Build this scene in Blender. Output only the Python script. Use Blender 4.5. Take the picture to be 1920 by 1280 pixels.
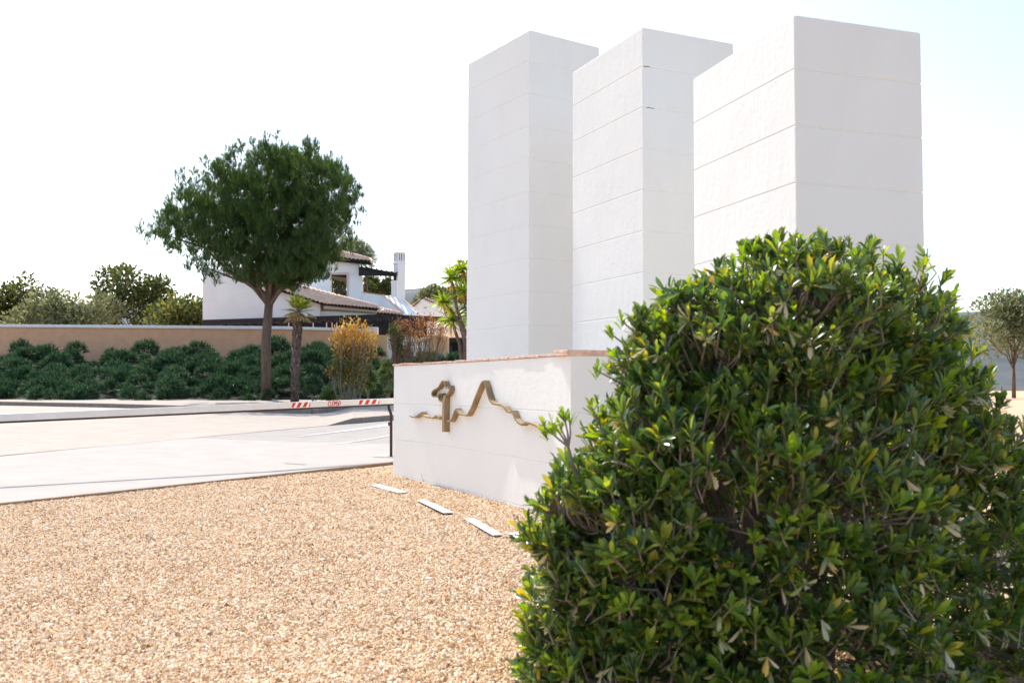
import bpy, bmesh, math, random
import numpy as np
R = math.radians
rnd = random.Random(7)
rng = np.random.default_rng(7)
S = bpy.context.scene
C = S.collection
for o in list(bpy.data.objects): bpy.data.objects.remove(o)

# ------------------------------------------------------------ camera
CH = 1.3; FPX = 1778.0; PITCH = R(2.8); ROLL = R(0.2)
cd = bpy.data.cameras.new('camera'); cam = bpy.data.objects.new('camera', cd); C.objects.link(cam)
cd.sensor_width = 36.0; cd.lens = 36.0*FPX/1920; cd.clip_end = 3000; cd.clip_start = 0.05
F_ = np.array([0, math.cos(PITCH), math.sin(PITCH)]); R0 = np.array([1., 0, 0]); U0 = np.cross(R0, F_)
RR = R0*math.cos(ROLL)+U0*math.sin(ROLL); UU = U0*math.cos(ROLL)-R0*math.sin(ROLL)
from mathutils import Matrix, Vector
m = Matrix(((RR[0], UU[0], -F_[0], 0), (RR[1], UU[1], -F_[1], 0), (RR[2], UU[2], -F_[2], CH), (0, 0, 0, 1)))
cam.matrix_world = m
cd.dof.use_dof = True; cd.dof.focus_distance = 13.0; cd.dof.aperture_fstop = 4.0
S.camera = cam

# ------------------------------------------------------------ sky, sun, exposure
SUN_AZ = 120.0; SUN_EL = 50.0           # azimuth measured from +X towards +Y
w = bpy.data.worlds.new("World"); S.world = w; w.use_nodes = True
nt = w.node_tree; bg = nt.nodes['Background']
sky = nt.nodes.new('ShaderNodeTexSky'); sky.sky_type = 'NISHITA'; sky.sun_disc = False
sky.sun_elevation = R(SUN_EL); sky.sun_rotation = R(90-SUN_AZ)
sky.air_density = 1.0; sky.dust_density = 1.8; sky.ozone_density = 1.0
nt.links.new(sky.outputs[0], bg.inputs[0]); bg.inputs[1].default_value = 0.15
sl = bpy.data.lights.new('sun', 'SUN'); sun = bpy.data.objects.new('sun', sl); C.objects.link(sun)
sl.energy = 2.9; sl.angle = R(0.5); sl.color = (1, .945, .86)
sd = Vector((math.cos(R(SUN_AZ))*math.cos(R(SUN_EL)), math.sin(R(SUN_AZ))*math.cos(R(SUN_EL)), math.sin(R(SUN_EL))))
sun.rotation_euler = sd.to_track_quat('Z', 'Y').to_euler()
S.view_settings.view_transform = 'Standard'; S.view_settings.look = 'None'
S.view_settings.exposure = 1.1; S.view_settings.gamma = 1
S.render.engine = 'CYCLES'

# ------------------------------------------------------------ helpers
def at(x, y, Y):
    d = RR*(x-960)/FPX + UU*(640-y)/FPX + F_
    return d*(Y/d[1]) + np.array([0, 0, CH])
def ray(x, y): return RR*(x-960)/FPX + UU*(640-y)/FPX + F_
SL = 0.024; Y0 = 14.6; Y1 = 45.0
def gz(Y): return SL*(min(max(Y, Y0), Y1)-Y0)
def G(x, y, off=0.0):
    d = ray(x, y); lo, hi = 0.1, 400.0
    f = lambda t: CH+d[2]*t-gz(d[1]*t)-off
    for _ in range(60):
        mid = (lo+hi)/2
        if f(mid) > 0: lo = mid
        else: hi = mid
    p = d*lo; return np.array([p[0], p[1], gz(p[1])+off])
def gat(x, Y):                       # ground point under image column x at distance Y
    p = at(x, 700, Y); return np.array([p[0], Y, gz(Y)])

def tag(o, label=None, cat=None, group=None, kind=None):
    if label: o['label'] = label
    if cat: o['category'] = cat
    if group: o['group'] = group
    if kind: o['kind'] = kind
    return o
def empty(name, loc, label, cat, group=None):
    o = bpy.data.objects.new(name, None); C.objects.link(o); o.location = tuple(float(v) for v in loc); o.empty_display_size = .2
    return tag(o, label, cat, group)
def link(name, me, mat, parent=None):
    o = bpy.data.objects.new(name, me); C.objects.link(o)
    for mt in (mat if isinstance(mat, (list, tuple)) else [mat]): me.materials.append(mt)
    if parent:
        root = parent; off = Vector(root.location)
        while root.parent: root = root.parent; off += Vector(root.location)
        o.parent = parent; me.transform(Matrix.Translation(-off))
    return o
def npmesh(name, V, Fq, mat, parent=None, smooth=False, mi=None):
    V = np.asarray(V, dtype=np.float32); Fq = np.asarray(Fq, dtype=np.int32)
    me = bpy.data.meshes.new(name); n = Fq.shape[1]
    me.vertices.add(len(V)); me.vertices.foreach_set('co', V.ravel())
    me.loops.add(Fq.size); me.loops.foreach_set('vertex_index', Fq.ravel())
    me.polygons.add(len(Fq)); me.polygons.foreach_set('loop_start', np.arange(0, Fq.size, n, dtype=np.int32))
    me.polygons.foreach_set('loop_total', np.full(len(Fq), n, dtype=np.int32))
    if smooth: me.polygons.foreach_set('use_smooth', np.ones(len(Fq), dtype=bool))
    me.update(calc_edges=True); me.validate()
    return link(name, me, mat, parent)

class MB:
    def __init__(s): s.v = []; s.f = []
    def add(s, vs, fs):
        b = len(s.v); s.v += [tuple(float(c) for c in v) for v in vs]; s.f += [tuple(b+i for i in f) for f in fs]
    def box(s, x0, x1, y0, y1, z0, z1):
        vs = [(x, y, z) for z in (z0, z1) for x, y in ((x0, y0), (x1, y0), (x1, y1), (x0, y1))]
        s.add(vs, [(3, 2, 1, 0), (4, 5, 6, 7), (0, 1, 5, 4), (1, 2, 6, 5), (2, 3, 7, 6), (3, 0, 4, 7)])
    def obox(s, c, ux, uy, uz):       # centre, half axes
        c, ux, uy, uz = map(np.array, (c, ux, uy, uz)); vs = []
        for k in (-1, 1):
            for i, j in ((-1, -1), (1, -1), (1, 1), (-1, 1)): vs.append(c+i*ux+j*uy+k*uz)
        s.add(vs, [(3, 2, 1, 0), (4, 5, 6, 7), (0, 1, 5, 4), (1, 2, 6, 5), (2, 3, 7, 6), (3, 0, 4, 7)])
    def prism(s, pts, d):             # polygon (3d pts) extruded by vector d
        n = len(pts); d = np.array(d, float); p = [np.array(q, float) for q in pts]
        s.add(p+[q+d for q in p], [tuple(range(n)), tuple(range(2*n-1, n-1, -1))]+[(i, i+n, (i+1) % n+n, (i+1) % n) for i in range(n)])
    def px(s, pts, Y, th):            # polygon given at distance Y, thickness th away from the viewer
        s.prism([at(x, y, Y) for x, y in pts], (0, th, 0))
    def bar(s, a, b, w, h=None):
        a, b = np.array(a, float), np.array(b, float); h = h or w; d = b-a; L = np.linalg.norm(d); d /= L
        up = np.array([0, 0, 1.]) if abs(d[2]) < .95 else np.array([0, 1., 0])
        sx = np.cross(d, up); sx /= np.linalg.norm(sx); sz = np.cross(sx, d)
        s.obox((a+b)/2, d*L/2, sx*w/2, sz*h/2)
    def tube(s, pts, rad, n=7, cap=True):
        pts = [np.array(p, float) for p in pts]; b = len(s.v); prev = None
        if not hasattr(rad, '__len__'): rad = [rad]*len(pts)
        for i, p in enumerate(pts):
            d = pts[min(i+1, len(pts)-1)]-pts[max(i-1, 0)]; d = d/(np.linalg.norm(d)+1e-9)
            if prev is None:
                a = np.array([1., 0, 0]) if abs(d[0]) < .8 else np.array([0, 1., 0])
                prev = np.cross(d, a)
            u = prev-d*np.dot(prev, d); u /= np.linalg.norm(u)+1e-9; v = np.cross(d, u); prev = u
            for k in range(n):
                t = 2*math.pi*k/n; s.v.append(tuple(p+rad[i]*(math.cos(t)*u+math.sin(t)*v)))
        for i in range(len(pts)-1):
            for k in range(n): s.f.append((b+i*n+k, b+i*n+(k+1) % n, b+(i+1)*n+(k+1) % n, b+(i+1)*n+k))
        if cap: s.f.append(tuple(b+k for k in range(n-1, -1, -1))); s.f.append(tuple(b+(len(pts)-1)*n+k for k in range(n)))
    def build(s, name, mat, parent=None, smooth=False, bevel=0, fix=True):
        me = bpy.data.meshes.new(name); me.from_pydata(s.v, [], s.f); me.update()
        if fix:
            bm = bmesh.new(); bm.from_mesh(me); bmesh.ops.recalc_face_normals(bm, faces=bm.faces); bm.to_mesh(me); bm.free()
        if smooth: me.polygons.foreach_set('use_smooth', [True]*len(me.polygons))
        o = link(name, me, mat, parent)
        if bevel:
            md = o.modifiers.new('bevel', 'BEVEL'); md.width = bevel; md.segments = 2; md.limit_method = 'ANGLE'; md.angle_limit = R(35)
        return o

# ------------------------------------------------------------ materials
def ramp_node(n, stops):
    r = n.new('ShaderNodeValToRGB'); e = r.color_ramp.elements
    e[0].position = stops[0][0]; e[0].color = (*stops[0][1], 1); e[1].position = stops[-1][0]; e[1].color = (*stops[-1][1], 1)
    for p, c in stops[1:-1]:
        q = e.new(p); q.color = (*c, 1)
    return r
def mat(name, c1, c2=None, scale=3.0, rough=.8, bump=0.0, bscale=40.0, stretch=(1, 1, 1), metal=0.0, spec=.3, detail=6, dist=.01, extra=None):
    m = bpy.data.materials.new(name); m.use_nodes = True; n = m.node_tree.nodes; l = m.node_tree.links
    b = n['Principled BSDF']; b.inputs['Roughness'].default_value = rough; b.inputs['Metallic'].default_value = metal
    b.inputs['Specular IOR Level'].default_value = spec
    tc = n.new('ShaderNodeTexCoord'); mp = n.new('ShaderNodeMapping'); mp.inputs['Scale'].default_value = stretch
    l.new(tc.outputs['Object'], mp.inputs[0])
    if c2 is None: b.inputs['Base Color'].default_value = (*c1, 1)
    else:
        nz = n.new('ShaderNodeTexNoise'); nz.inputs['Scale'].default_value = scale; nz.inputs['Detail'].default_value = detail; nz.inputs['Roughness'].default_value = .65
        r = ramp_node(n, [(.32, c1), (.68, c2)]); l.new(mp.outputs[0], nz.inputs['Vector']); l.new(nz.outputs[0], r.inputs[0]); l.new(r.outputs[0], b.inputs['Base Color'])
    if bump:
        nb = n.new('ShaderNodeTexNoise'); nb.inputs['Scale'].default_value = bscale; nb.inputs['Detail'].default_value = 5
        l.new(mp.outputs[0], nb.inputs['Vector']); bp = n.new('ShaderNodeBump'); bp.inputs['Strength'].default_value = bump; bp.inputs['Distance'].default_value = dist
        l.new(nb.outputs[0], bp.inputs['Height']); l.new(bp.outputs[0], b.inputs['Normal'])
    return m
def leafmat(name, stops, rough=.45, trans=.35, tcol=None, back=None, spec=.4):
    m = bpy.data.materials.new(name); m.use_nodes = True; n = m.node_tree.nodes; l = m.node_tree.links
    b = n['Principled BSDF']; b.inputs['Roughness'].default_value = rough; b.inputs['Specular IOR Level'].default_value = spec
    g = n.new('ShaderNodeNewGeometry'); r = ramp_node(n, stops); l.new(g.outputs['Random Per Island'], r.inputs[0])
    col = r.outputs[0]
    if back:
        mx = n.new('ShaderNodeMix'); mx.data_type = 'RGBA'; l.new(g.outputs['Backfacing'], mx.inputs[0]); l.new(col, mx.inputs[6]); mx.inputs[7].default_value = (*back, 1)
        mul = n.new('ShaderNodeMath'); mul.operation = 'MULTIPLY'; mul.inputs[1].default_value = .7; l.new(g.outputs['Backfacing'], mul.inputs[0]); l.new(mul.outputs[0], mx.inputs[0]); col = mx.outputs[2]
    l.new(col, b.inputs['Base Color'])
    t = n.new('ShaderNodeBsdfTranslucent')
    hs = n.new('ShaderNodeHueSaturation'); hs.inputs['Hue'].default_value = .48; hs.inputs['Saturation'].default_value = 1.15; hs.inputs['Value'].default_value = 1.7
    l.new(r.outputs[0], hs.inputs['Color']); l.new(hs.outputs[0], t.inputs[0])
    ms = n.new('ShaderNodeMixShader'); ms.inputs[0].default_value = trans
    l.new(b.outputs[0], ms.inputs[1]); l.new(t.outputs[0], ms.inputs[2]); l.new(ms.outputs[0], n['Material Output'].inputs[0])
    return m
def render_wall(name, base=.8, tint=(.98, .99, .95), st=1.0, bscale=1.0):
    """painted render: brush-stroked and trowelled, a little grubby"""
    m = bpy.data.materials.new(name); m.use_nodes = True; n = m.node_tree.nodes; l = m.node_tree.links
    b = n['Principled BSDF']; b.inputs['Roughness'].default_value = .75; b.inputs['Specular IOR Level'].default_value = .2
    tc = n.new('ShaderNodeTexCoord')
    def noise(sc, stretch, det=5):
        mp = n.new('ShaderNodeMapping'); mp.inputs['Scale'].default_value = stretch; l.new(tc.outputs['Object'], mp.inputs[0])
        q = n.new('ShaderNodeTexNoise'); q.inputs['Scale'].default_value = sc; q.inputs['Detail'].default_value = det; l.new(mp.outputs[0], q.inputs['Vector']); return q.outputs[0]
    r = ramp_node(n, [(.25, tuple(base*.95*t for t in tint)), (.7, tuple(base*t for t in tint))])
    l.new(noise(1.3, (1, 1, .5)), r.inputs[0])
    # faint vertical weather streaks
    r2 = ramp_node(n, [(.5, (1, 1, 1)), (.95, (.90, .89, .87))]); l.new(noise(1.1, (1.2, 1.2, .5), 8), r2.inputs[0])
    mx = n.new('ShaderNodeMix'); mx.data_type = 'RGBA'; mx.blend_type = 'MULTIPLY'; mx.inputs[0].default_value = .6
    l.new(r.outputs[0], mx.inputs[6]); l.new(r2.outputs[0], mx.inputs[7]); l.new(mx.outputs[2], b.inputs['Base Color'])
    a = noise(9, (1, 1, .45), 3); c = noise(45, (1, 1, .25), 4); e = noise(22, (.7, .7, 1), 3)
    s1 = n.new('ShaderNodeMath'); s1.operation = 'MULTIPLY_ADD'; l.new(a, s1.inputs[0]); s1.inputs[1].default_value = 2.2; l.new(c, s1.inputs[2])
    s2 = n.new('ShaderNodeMath'); s2.operation = 'ADD'; l.new(s1.outputs[0], s2.inputs[0]); l.new(e, s2.inputs[1])
    bp = n.new('ShaderNodeBump'); bp.inputs['Strength'].default_value = .5*st; bp.inputs['Distance'].default_value = .0045
    l.new(s2.outputs[0], bp.inputs['Height']); l.new(bp.outputs[0], b.inputs['Normal'])
    return m
M = {}
M['render'] = render_wall('white_render', st=.8)
M['tower'] = render_wall('white_tower_render', .79, st=.95)
M['house'] = mat('white_house_paint', (.82, .80, .76), (.89, .87, .83), 1.2, .8, .2, 14)
M['coping'] = mat('terracotta_coping', (.52, .30, .21), (.80, .62, .52), 14, .9, .5, 60, detail=8)
M['bronze'] = mat('weathered_bronze', (.21, .145, .075), (.35, .24, .12), 7, .62, .3, 50, metal=.2, spec=.5)
M['ground'] = mat('tan_earth', (.44, .28, .16), (.62, .44, .28), 55, .95, .8, 70, detail=8)
M['pave'] = mat('pale_concrete', (.325, .295, .265), (.37, .34, .305), 1.5, .9, .3, 60)
M['road'] = mat('bleached_asphalt', (.275, .25, .225), (.33, .30, .27), 2.0, .9, .4, 90)
M['island'] = mat('sandy_paving', (.33, .28, .235), (.39, .34, .285), 2.2, .9, .4, 50)
M['kerb'] = mat('grey_kerb', (.20, .165, .135), (.29, .245, .205), 6, .9, .4, 40)
M['edging'] = mat('weathered_edging', (.20, .14, .09), (.32, .23, .16), 12, .9, .5, 50)
M['paint'] = mat('road_paint', (.34, .33, .31), (.55, .54, .52), 8, .8)
M['tile'] = None
M['blackwood'] = mat('black_timber', (.012, .011, .011), (.03, .027, .025), 8, .6, .3, 30, stretch=(1, 1, 4))
M['shade'] = mat('painted_shade', (.02, .02, .022), (.035, .034, .035), 2, .9)  # near black, shade of terrace and carport put into the colour
M['ochre'] = mat('ochre_render', (.70, .37, .21), (.80, .45, .27), 2.5, .9, .2, 20)
M['orange'] = mat('orange_render', (.72, .42, .21), (.80, .48, .26), 2.5, .9, .2, 20)
M['pinkframe'] = mat('pink_render', (.62, .46, .41), (.70, .54, .48), 3, .9)
M['armwhite'] = mat('white_enamel', (.70, .66, .61), (.78, .75, .70), 5, .35, spec=.5)
M['red'] = mat('red_film', (.55, .035, .02), (.66, .06, .035), 20, .45)
M['brown'] = mat('brown_steel', (.045, .028, .022), (.075, .05, .04), 20, .5, .2, 60, metal=.3)
M['strip'] = mat('cream_plate', (.70, .64, .56), (.84, .80, .74), 9, .6, .3, 30)
M['dark'] = mat('dark_metal_and_shade', (.03, .028, .026), None, rough=.5)  # metal parts, and painted shade on the roof decks
M['hill'] = mat('scrub_hill', (.05, .065, .075), (.12, .13, .125), .03, 1, detail=10)
M['bark'] = mat('pine_bark', (.09, .06, .045), (.20, .14, .10), 6, .95, .9, 18, stretch=(1, 1, .3), dist=.03)
M['twig'] = mat('grey_brown_twig', (.17, .125, .10), (.30, .235, .19), 25, .9, .4, 60)
M['rusttwig'] = mat('reddish_twig', (.13, .07, .05), (.24, .15, .11), 25, .9)
M['palmtrunk'] = mat('fibrous_palm_trunk', (.075, .048, .035), (.24, .17, .13), 14, .95, 1, 30, stretch=(1, 1, .6), dist=.03, detail=9)
M['doorgrey'] = mat('pale_grey_door', (.50, .50, .53), (.58, .58, .60), 3, .6)
M['carblue'] = mat('shaded_door_blue', (.02, .035, .08), (.03, .05, .10), 5, .5)  # bluish door with its shade put into the colour
def tilemat():
    m = mat('clay_roof_tile', (.78, .43, .27), (.94, .72, .55), 3.2, .9, .4, 30, detail=9)
    return m
M['tile'] = tilemat(); M['tile'].node_tree.nodes['Principled BSDF'].inputs['Specular IOR Level'].default_value = 0
M['leaf'] = leafmat('glossy_shrub_leaf', [(0, (.024, .058, .018)), (.35, (.055, .12, .026)), (.7, (.125, .20, .034)), (.9, (.25, .30, .05)), (1, (.48, .41, .05))], .27, .42, back=(.16, .23, .11), spec=.75)
M['youngleaf'] = leafmat('young_shrub_leaf', [(0, (.10, .20, .02)), (.6, (.20, .32, .035)), (1, (.34, .40, .05))], .35, .45, back=(.2, .27, .1), spec=.5)
M['oldleaf'] = leafmat('dry_shrub_leaf', [(0, (.22, .27, .09)), (.5, (.46, .45, .26)), (.85, (.62, .54, .38)), (1, (.68, .46, .06))], .5, .2)
M['pine'] = leafmat('pine_needles', [(0, (.014, .05, .018)), (.5, (.04, .10, .028)), (.85, (.10, .16, .035)), (1, (.22, .25, .05))], .5, .38)
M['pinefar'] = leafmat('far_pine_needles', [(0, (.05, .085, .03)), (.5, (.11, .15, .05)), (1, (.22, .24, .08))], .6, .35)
M['olive'] = leafmat('olive_leaf', [(0, (.04, .065, .02)), (.5, (.10, .125, .035)), (1, (.24, .23, .07))], .6, .35)
M['darkolive'] = leafmat('dark_olive_leaf', [(0, (.02, .045, .012)), (.5, (.06, .085, .02)), (1, (.19, .18, .05))], .6, .3)
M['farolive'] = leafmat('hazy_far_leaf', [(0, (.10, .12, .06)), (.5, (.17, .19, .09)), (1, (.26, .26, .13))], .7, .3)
M['juniper'] = leafmat('juniper_spray', [(0, (.010, .035, .018)), (.55, (.03, .08, .038)), (.85, (.07, .13, .055)), (1, (.15, .20, .08))], .6, .2)
M['juniperlight'] = leafmat('juniper_light_spray', [(0, (.04, .09, .03)), (.6, (.12, .19, .06)), (1, (.28, .32, .10))], .6, .25)
M['yellow'] = leafmat('yellow_orange_leaf', [(0, (.40, .24, .05)), (.45, (.64, .44, .10)), (.85, (.78, .62, .24)), (1, (.62, .26, .08))], .5, .4)
M['yellowgreen'] = leafmat('olive_lower_leaf', [(0, (.05, .07, .02)), (.6, (.14, .14, .035)), (1, (.44, .32, .07))], .5, .35)
M['rust'] = leafmat('rusty_leaf', [(0, (.17, .08, .045)), (.6, (.36, .19, .09)), (1, (.60, .38, .12))], .7, .3)
M['yucca'] = leafmat('yucca_blade', [(0, (.08, .16, .02)), (.5, (.26, .38, .04)), (1, (.55, .60, .09))], .4, .4)
M['yuccaold'] = leafmat('yellow_yucca_blade', [(0, (.40, .24, .04)), (1, (.62, .42, .08))], .6, .4)
M['palm'] = leafmat('palm_fan', [(0, (.10, .16, .03)), (.5, (.28, .36, .06)), (1, (.58, .54, .14))], .4, .4)
M['palmold'] = leafmat('dry_palm_fan', [(0, (.22, .15, .06)), (.6, (.42, .30, .11)), (1, (.60, .48, .22))], .7, .3)

# ------------------------------------------------------------ ground
def sheet(name, poly, off, mt, kind='structure', label=None, fn=None, parent=None, cat=None):
    """poly: list of (X,Y) world points; follows the ground slope"""
    bm = bmesh.new(); bm.faces.new([bm.verts.new((float(p[0]), float(p[1]), 0)) for p in poly])
    for yy in (Y0, Y1): bmesh.ops.bisect_plane(bm, geom=bm.verts[:]+bm.edges[:]+bm.faces[:], plane_co=(0, yy, 0), plane_no=(0, 1, 0))
    for v in bm.verts: v.co.z = gz(v.co.y)+(off if not callable(off) else off(v.co.x, v.co.y))
    bmesh.ops.recalc_face_normals(bm, faces=bm.faces)
    if bm.faces and sum(f.normal.z for f in bm.faces) < 0: bmesh.ops.reverse_faces(bm, faces=bm.faces[:])
    me = bpy.data.meshes.new(name); bm.to_mesh(me); bm.free()
    o = link(name, me, mt, parent)
    return tag(o, label, cat, kind=kind if not parent else None)
g = [(-1500, -20), (1500, -20), (1500, Y0), (1500, Y1), (1500, 1500), (-1500, 1500)]
sheet('ground', [(-1500, -20), (1500, -20), (1500, 1500), (-1500, 1500)], 0, M['ground'], label='tan earth under the gravel and garden')
pxg = lambda L: [G(x, y)[:2] for x, y in L]
sheet('pavement', pxg([(-400, 993), (533, 892), (737, 870), (960, 846), (960, 838), (533, 828), (359, 821.6), (-400, 800)]), .008, M['pave'], label='pale concrete pavement beyond the gravel')
sheet('road', pxg([(352, 822), (533, 828.4), (960, 838.4), (960, 768), (731, 788.3), (533, 805.9)]), .004, M['road'], label='bleached grey road behind the barrier')
for pts in ([(560, 819.5), (563, 818), (659, 805.5), (731, 794), (731, 799), (659, 808)], [(631, 832.6), (690, 823.5), (731, 816), (731, 818), (690, 825.3), (640, 832.6)]):
    sheet('road_marking', pxg(pts), .012, M['paint'], label='white painted line on the road')
for pts in ([(533, 869), (574, 871.6), (574, 872.2), (533, 869.6)], [(700, 857), (737, 858.2), (737, 858.9), (700, 857.6)]):
    sheet('road_joint', pxg(pts), .013, M['kerb'], label='thin dark joint in the pale concrete')
# timber / concrete edging between gravel and pavement
mb = MB()
pa, pb, pc = G(-500, 1004), G(533, 892), G(800, 863)
for a, b in ((pa, pb), (pb, pc)):
    mb.bar(a+[0, 0, .012], b+[0, 0, .012], .07, .06)
mb.build('kerb_strip', M['edging'], bevel=.004)
tag(bpy.data.objects['kerb_strip'], 'weathered brown edging between gravel and pavement', kind='structure')
# raised island with a sloping dropped kerb
ft = [(-400, 892, .012), (200, 836.5, .012), (533, 805.5, .012), (612, 798.3, .012), (640, 795.9, .09), (661, 794.2, .155), (731, 788.5, .165), (960, 768, .165)]
bt = [(960, 748), (731, 764), (585, 775), (533, 773.5), (200, 764), (-400, 751)]
mb = MB(); n = len(ft)
fb = [G(x, y) for x, y, h in ft]; ftop = [p+[0, .03, h] for p, (x, y, h) in zip(fb, ft)]
bb = [G(x, y) for x, y in bt]
bk = []
for p in fb:      # back points matched by image column
    col = 960+FPX*p[0]/p[1]
    ys = np.interp(col, [q[0] for q in bt][::-1], [q[1] for q in bt][::-1]); bk.append(G(col, ys))
bkt = [p+[0, 0, max(h, .012)] for p, (x, y, h) in zip(bk, ft)]
vs = fb+ftop+bkt; fs_f = [(i, i+1, n+i+1, n+i) for i in range(n-1)]; fs_t = [(n+i, n+i+1, 2*n+i+1, 2*n+i) for i in range(n-1)]
me = bpy.data.meshes.new('traffic_island'); me.from_pydata([tuple(v) for v in vs], [], fs_f+fs_t); me.update()
o = link('traffic_island', me, [M['kerb'], M['island']])
for i, p in enumerate(me.polygons): p.material_index = 0 if i < n-1 else 1
tag(o, 'sandy raised paving with a sloping grey kerb', kind='structure')
# far kerb and pavement before the planting
mb = MB(); kp = [G(x, y) for x, y in [(-400, 752), (200, 764), (533, 774.5), (585, 776), (731, 765), (960, 749)]]
for a, b in zip(kp[:-1], kp[1:]): mb.bar(a+[0, 0, .06], b+[0, 0, .06], .16, .2)
tag(mb.build('far_kerb', M['kerb'], bevel=.01), 'grey stone kerb in front of the planting', kind='structure')
pk = [tuple(p[:2]+[0, .06]) for p in kp]
sheet('far_pavement', pk+[(kp[-1][0]+6, 60), (kp[0][0]-12, 60)], .14, M['island'], label='sandy pavement strip in front of the planting')

# gravel: vertices carry the stones, each one a small crushed pebble
def inside_gravel(P):
    X, Y = P[:, 0], P[:, 1]
    a = pb; b = pa; sl = (b[1]-a[1])/(b[0]-a[0]); lim = a[1]+sl*(X-a[0]); sl2 = (pc[1]-pb[1])/(pc[0]-pb[0])
    lim = np.where(X > pb[0], pb[1]+sl2*(X-pb[0]), lim)
    return (Y < lim-.045)
N = 790000
Yv = 2.6+(rng.random(N)**1.25)*13.5; Xv = (-.95+rng.random(N)*1.51)*Yv
P = np.stack([Xv, Yv], 1); P = P[inside_gravel(P)]
keep = ~((P[:, 0] > .65) & (P[:, 1] > 9.2)) & ~((P[:, 0] > .35*P[:, 1]) & (P[:, 1] > 5))
P = P[keep]
n = len(P); hgt = .007*np.sin(P[:, 0]*5+2*np.sin(P[:, 1]*2.1))*np.sin(P[:, 1]*4+np.sin(P[:, 0]*3))+rng.random(n)*.009
V = np.stack([P[:, 0], P[:, 1], hgt], 1).astype(np.float32)
gm = bpy.data.meshes.new('gravel'); gm.vertices.add(n); gm.vertices.foreach_set('co', V.ravel())
at_r = gm.attributes.new('rot', 'FLOAT_VECTOR', 'POINT'); at_r.data.foreach_set('vector', (rng.random((n, 3))*6.283).astype(np.float32).ravel())
at_s = gm.attributes.new('scl', 'FLOAT', 'POINT'); at_s.data.foreach_set('value', (.0050+.0052*rng.random(n)**2+.006*(rng.random(n) < .012)+.0012*np.clip(P[:, 1]-6, 0, 8)/2).astype(np.float32))
gm.update()
gm_mat = bpy.data.materials.new('gravel_stone'); gm_mat.use_nodes = True; nn = gm_mat.node_tree.nodes; ll = gm_mat.node_tree.links
oi = nn.new('ShaderNodeObjectInfo')
rp = ramp_node(nn, [(0, (.30, .16, .07)), (.10, (.56, .34, .165)), (.45, (.76, .55, .33)), (.78, (.86, .69, .49)), (.97, (.88, .78, .62)), (1, (.42, .34, .25))])
ll.new(oi.outputs['Random'], rp.inputs[0]); ll.new(rp.outputs[0], nn['Principled BSDF'].inputs['Base Color']); nn['Principled BSDF'].inputs['Roughness'].default_value = .9
go = link('gravel', gm, gm_mat); tag(go, 'sandy orange crushed gravel covering the bed', 'gravel', kind='stuff')
ng = bpy.data.node_groups.new('stones', 'GeometryNodeTree')
ng.interface.new_socket('Geometry', in_out='INPUT', socket_type='NodeSocketGeometry'); ng.interface.new_socket('Geometry', in_out='OUTPUT', socket_type='NodeSocketGeometry')
gi = ng.nodes.new('NodeGroupInput'); gout = ng.nodes.new('NodeGroupOutput'); jn = ng.nodes.new('GeometryNodeJoinGeometry')
for k in range(6):
    ic = ng.nodes.new('GeometryNodeMeshIcoSphere'); ic.inputs['Radius'].default_value = 1; ic.inputs['Subdivisions'].default_value = 1
    sp = ng.nodes.new('GeometryNodeSetPosition'); rv = ng.nodes.new('FunctionNodeRandomValue'); rv.data_type = 'FLOAT_VECTOR'
    rv.inputs[0].default_value = (-.42, -.42, -.42); rv.inputs[1].default_value = (.42, .42, .42); rv.inputs['Seed'].default_value = k*13+1
    ng.links.new(ic.outputs[0], sp.inputs[0]); ng.links.new(rv.outputs[0], sp.inputs['Offset'])
    tr = ng.nodes.new('GeometryNodeTransform'); tr.inputs['Scale'].default_value = (1.35, 1.0, .75); ng.links.new(sp.outputs[0], tr.inputs[0])
    sm = ng.nodes.new('GeometryNodeSetMaterial'); sm.inputs['Material'].default_value = gm_mat; ng.links.new(tr.outputs[0], sm.inputs[0])
    gti = ng.nodes.new('GeometryNodeGeometryToInstance'); ng.links.new(sm.outputs[0], gti.inputs[0]); ng.links.new(gti.outputs[0], jn.inputs[0])
iop = ng.nodes.new('GeometryNodeInstanceOnPoints'); iop.inputs['Pick Instance'].default_value = True
na = ng.nodes.new('GeometryNodeInputNamedAttribute'); na.data_type = 'FLOAT_VECTOR'; na.inputs[0].default_value = 'rot'
nb = ng.nodes.new('GeometryNodeInputNamedAttribute'); nb.data_type = 'FLOAT'; nb.inputs[0].default_value = 'scl'
ng.links.new(gi.outputs[0], iop.inputs['Points']); ng.links.new(jn.outputs[0], iop.inputs['Instance'])
ng.links.new(na.outputs[0], iop.inputs['Rotation']); ng.links.new(nb.outputs[0], iop.inputs['Scale']); ng.links.new(iop.outputs[0], gout.inputs[0])
md = go.modifiers.new('stones', 'NODES'); md.node_group = ng

# distant hills
def hills():
    xs = np.linspace(-900, 900, 91); ys = [420, 520, 600, 680, 800, 1000]; base = [0, 28, 55, 64, 50, 0]
    V = []; 
    for j, y in enumerate(ys):
        for x in xs:
            nse = .55*math.sin(x*.011+1.3+j*.2)+.3*math.sin(x*.027+j)+.12*math.sin(x*.07+2*j)
            V.append((x, y, max(.2, base[j]*(1+.16*nse)+rnd.uniform(-1, 1)*(base[j] > 0))))
    Fq = [(j*91+i, j*91+i+1, (j+1)*91+i+1, (j+1)*91+i) for j in range(5) for i in range(90)]
    o = npmesh('hills', V, Fq, M['hill'], smooth=True); tag(o, 'low grey scrubby hill far behind the villas', kind='structure')
hills()

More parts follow.
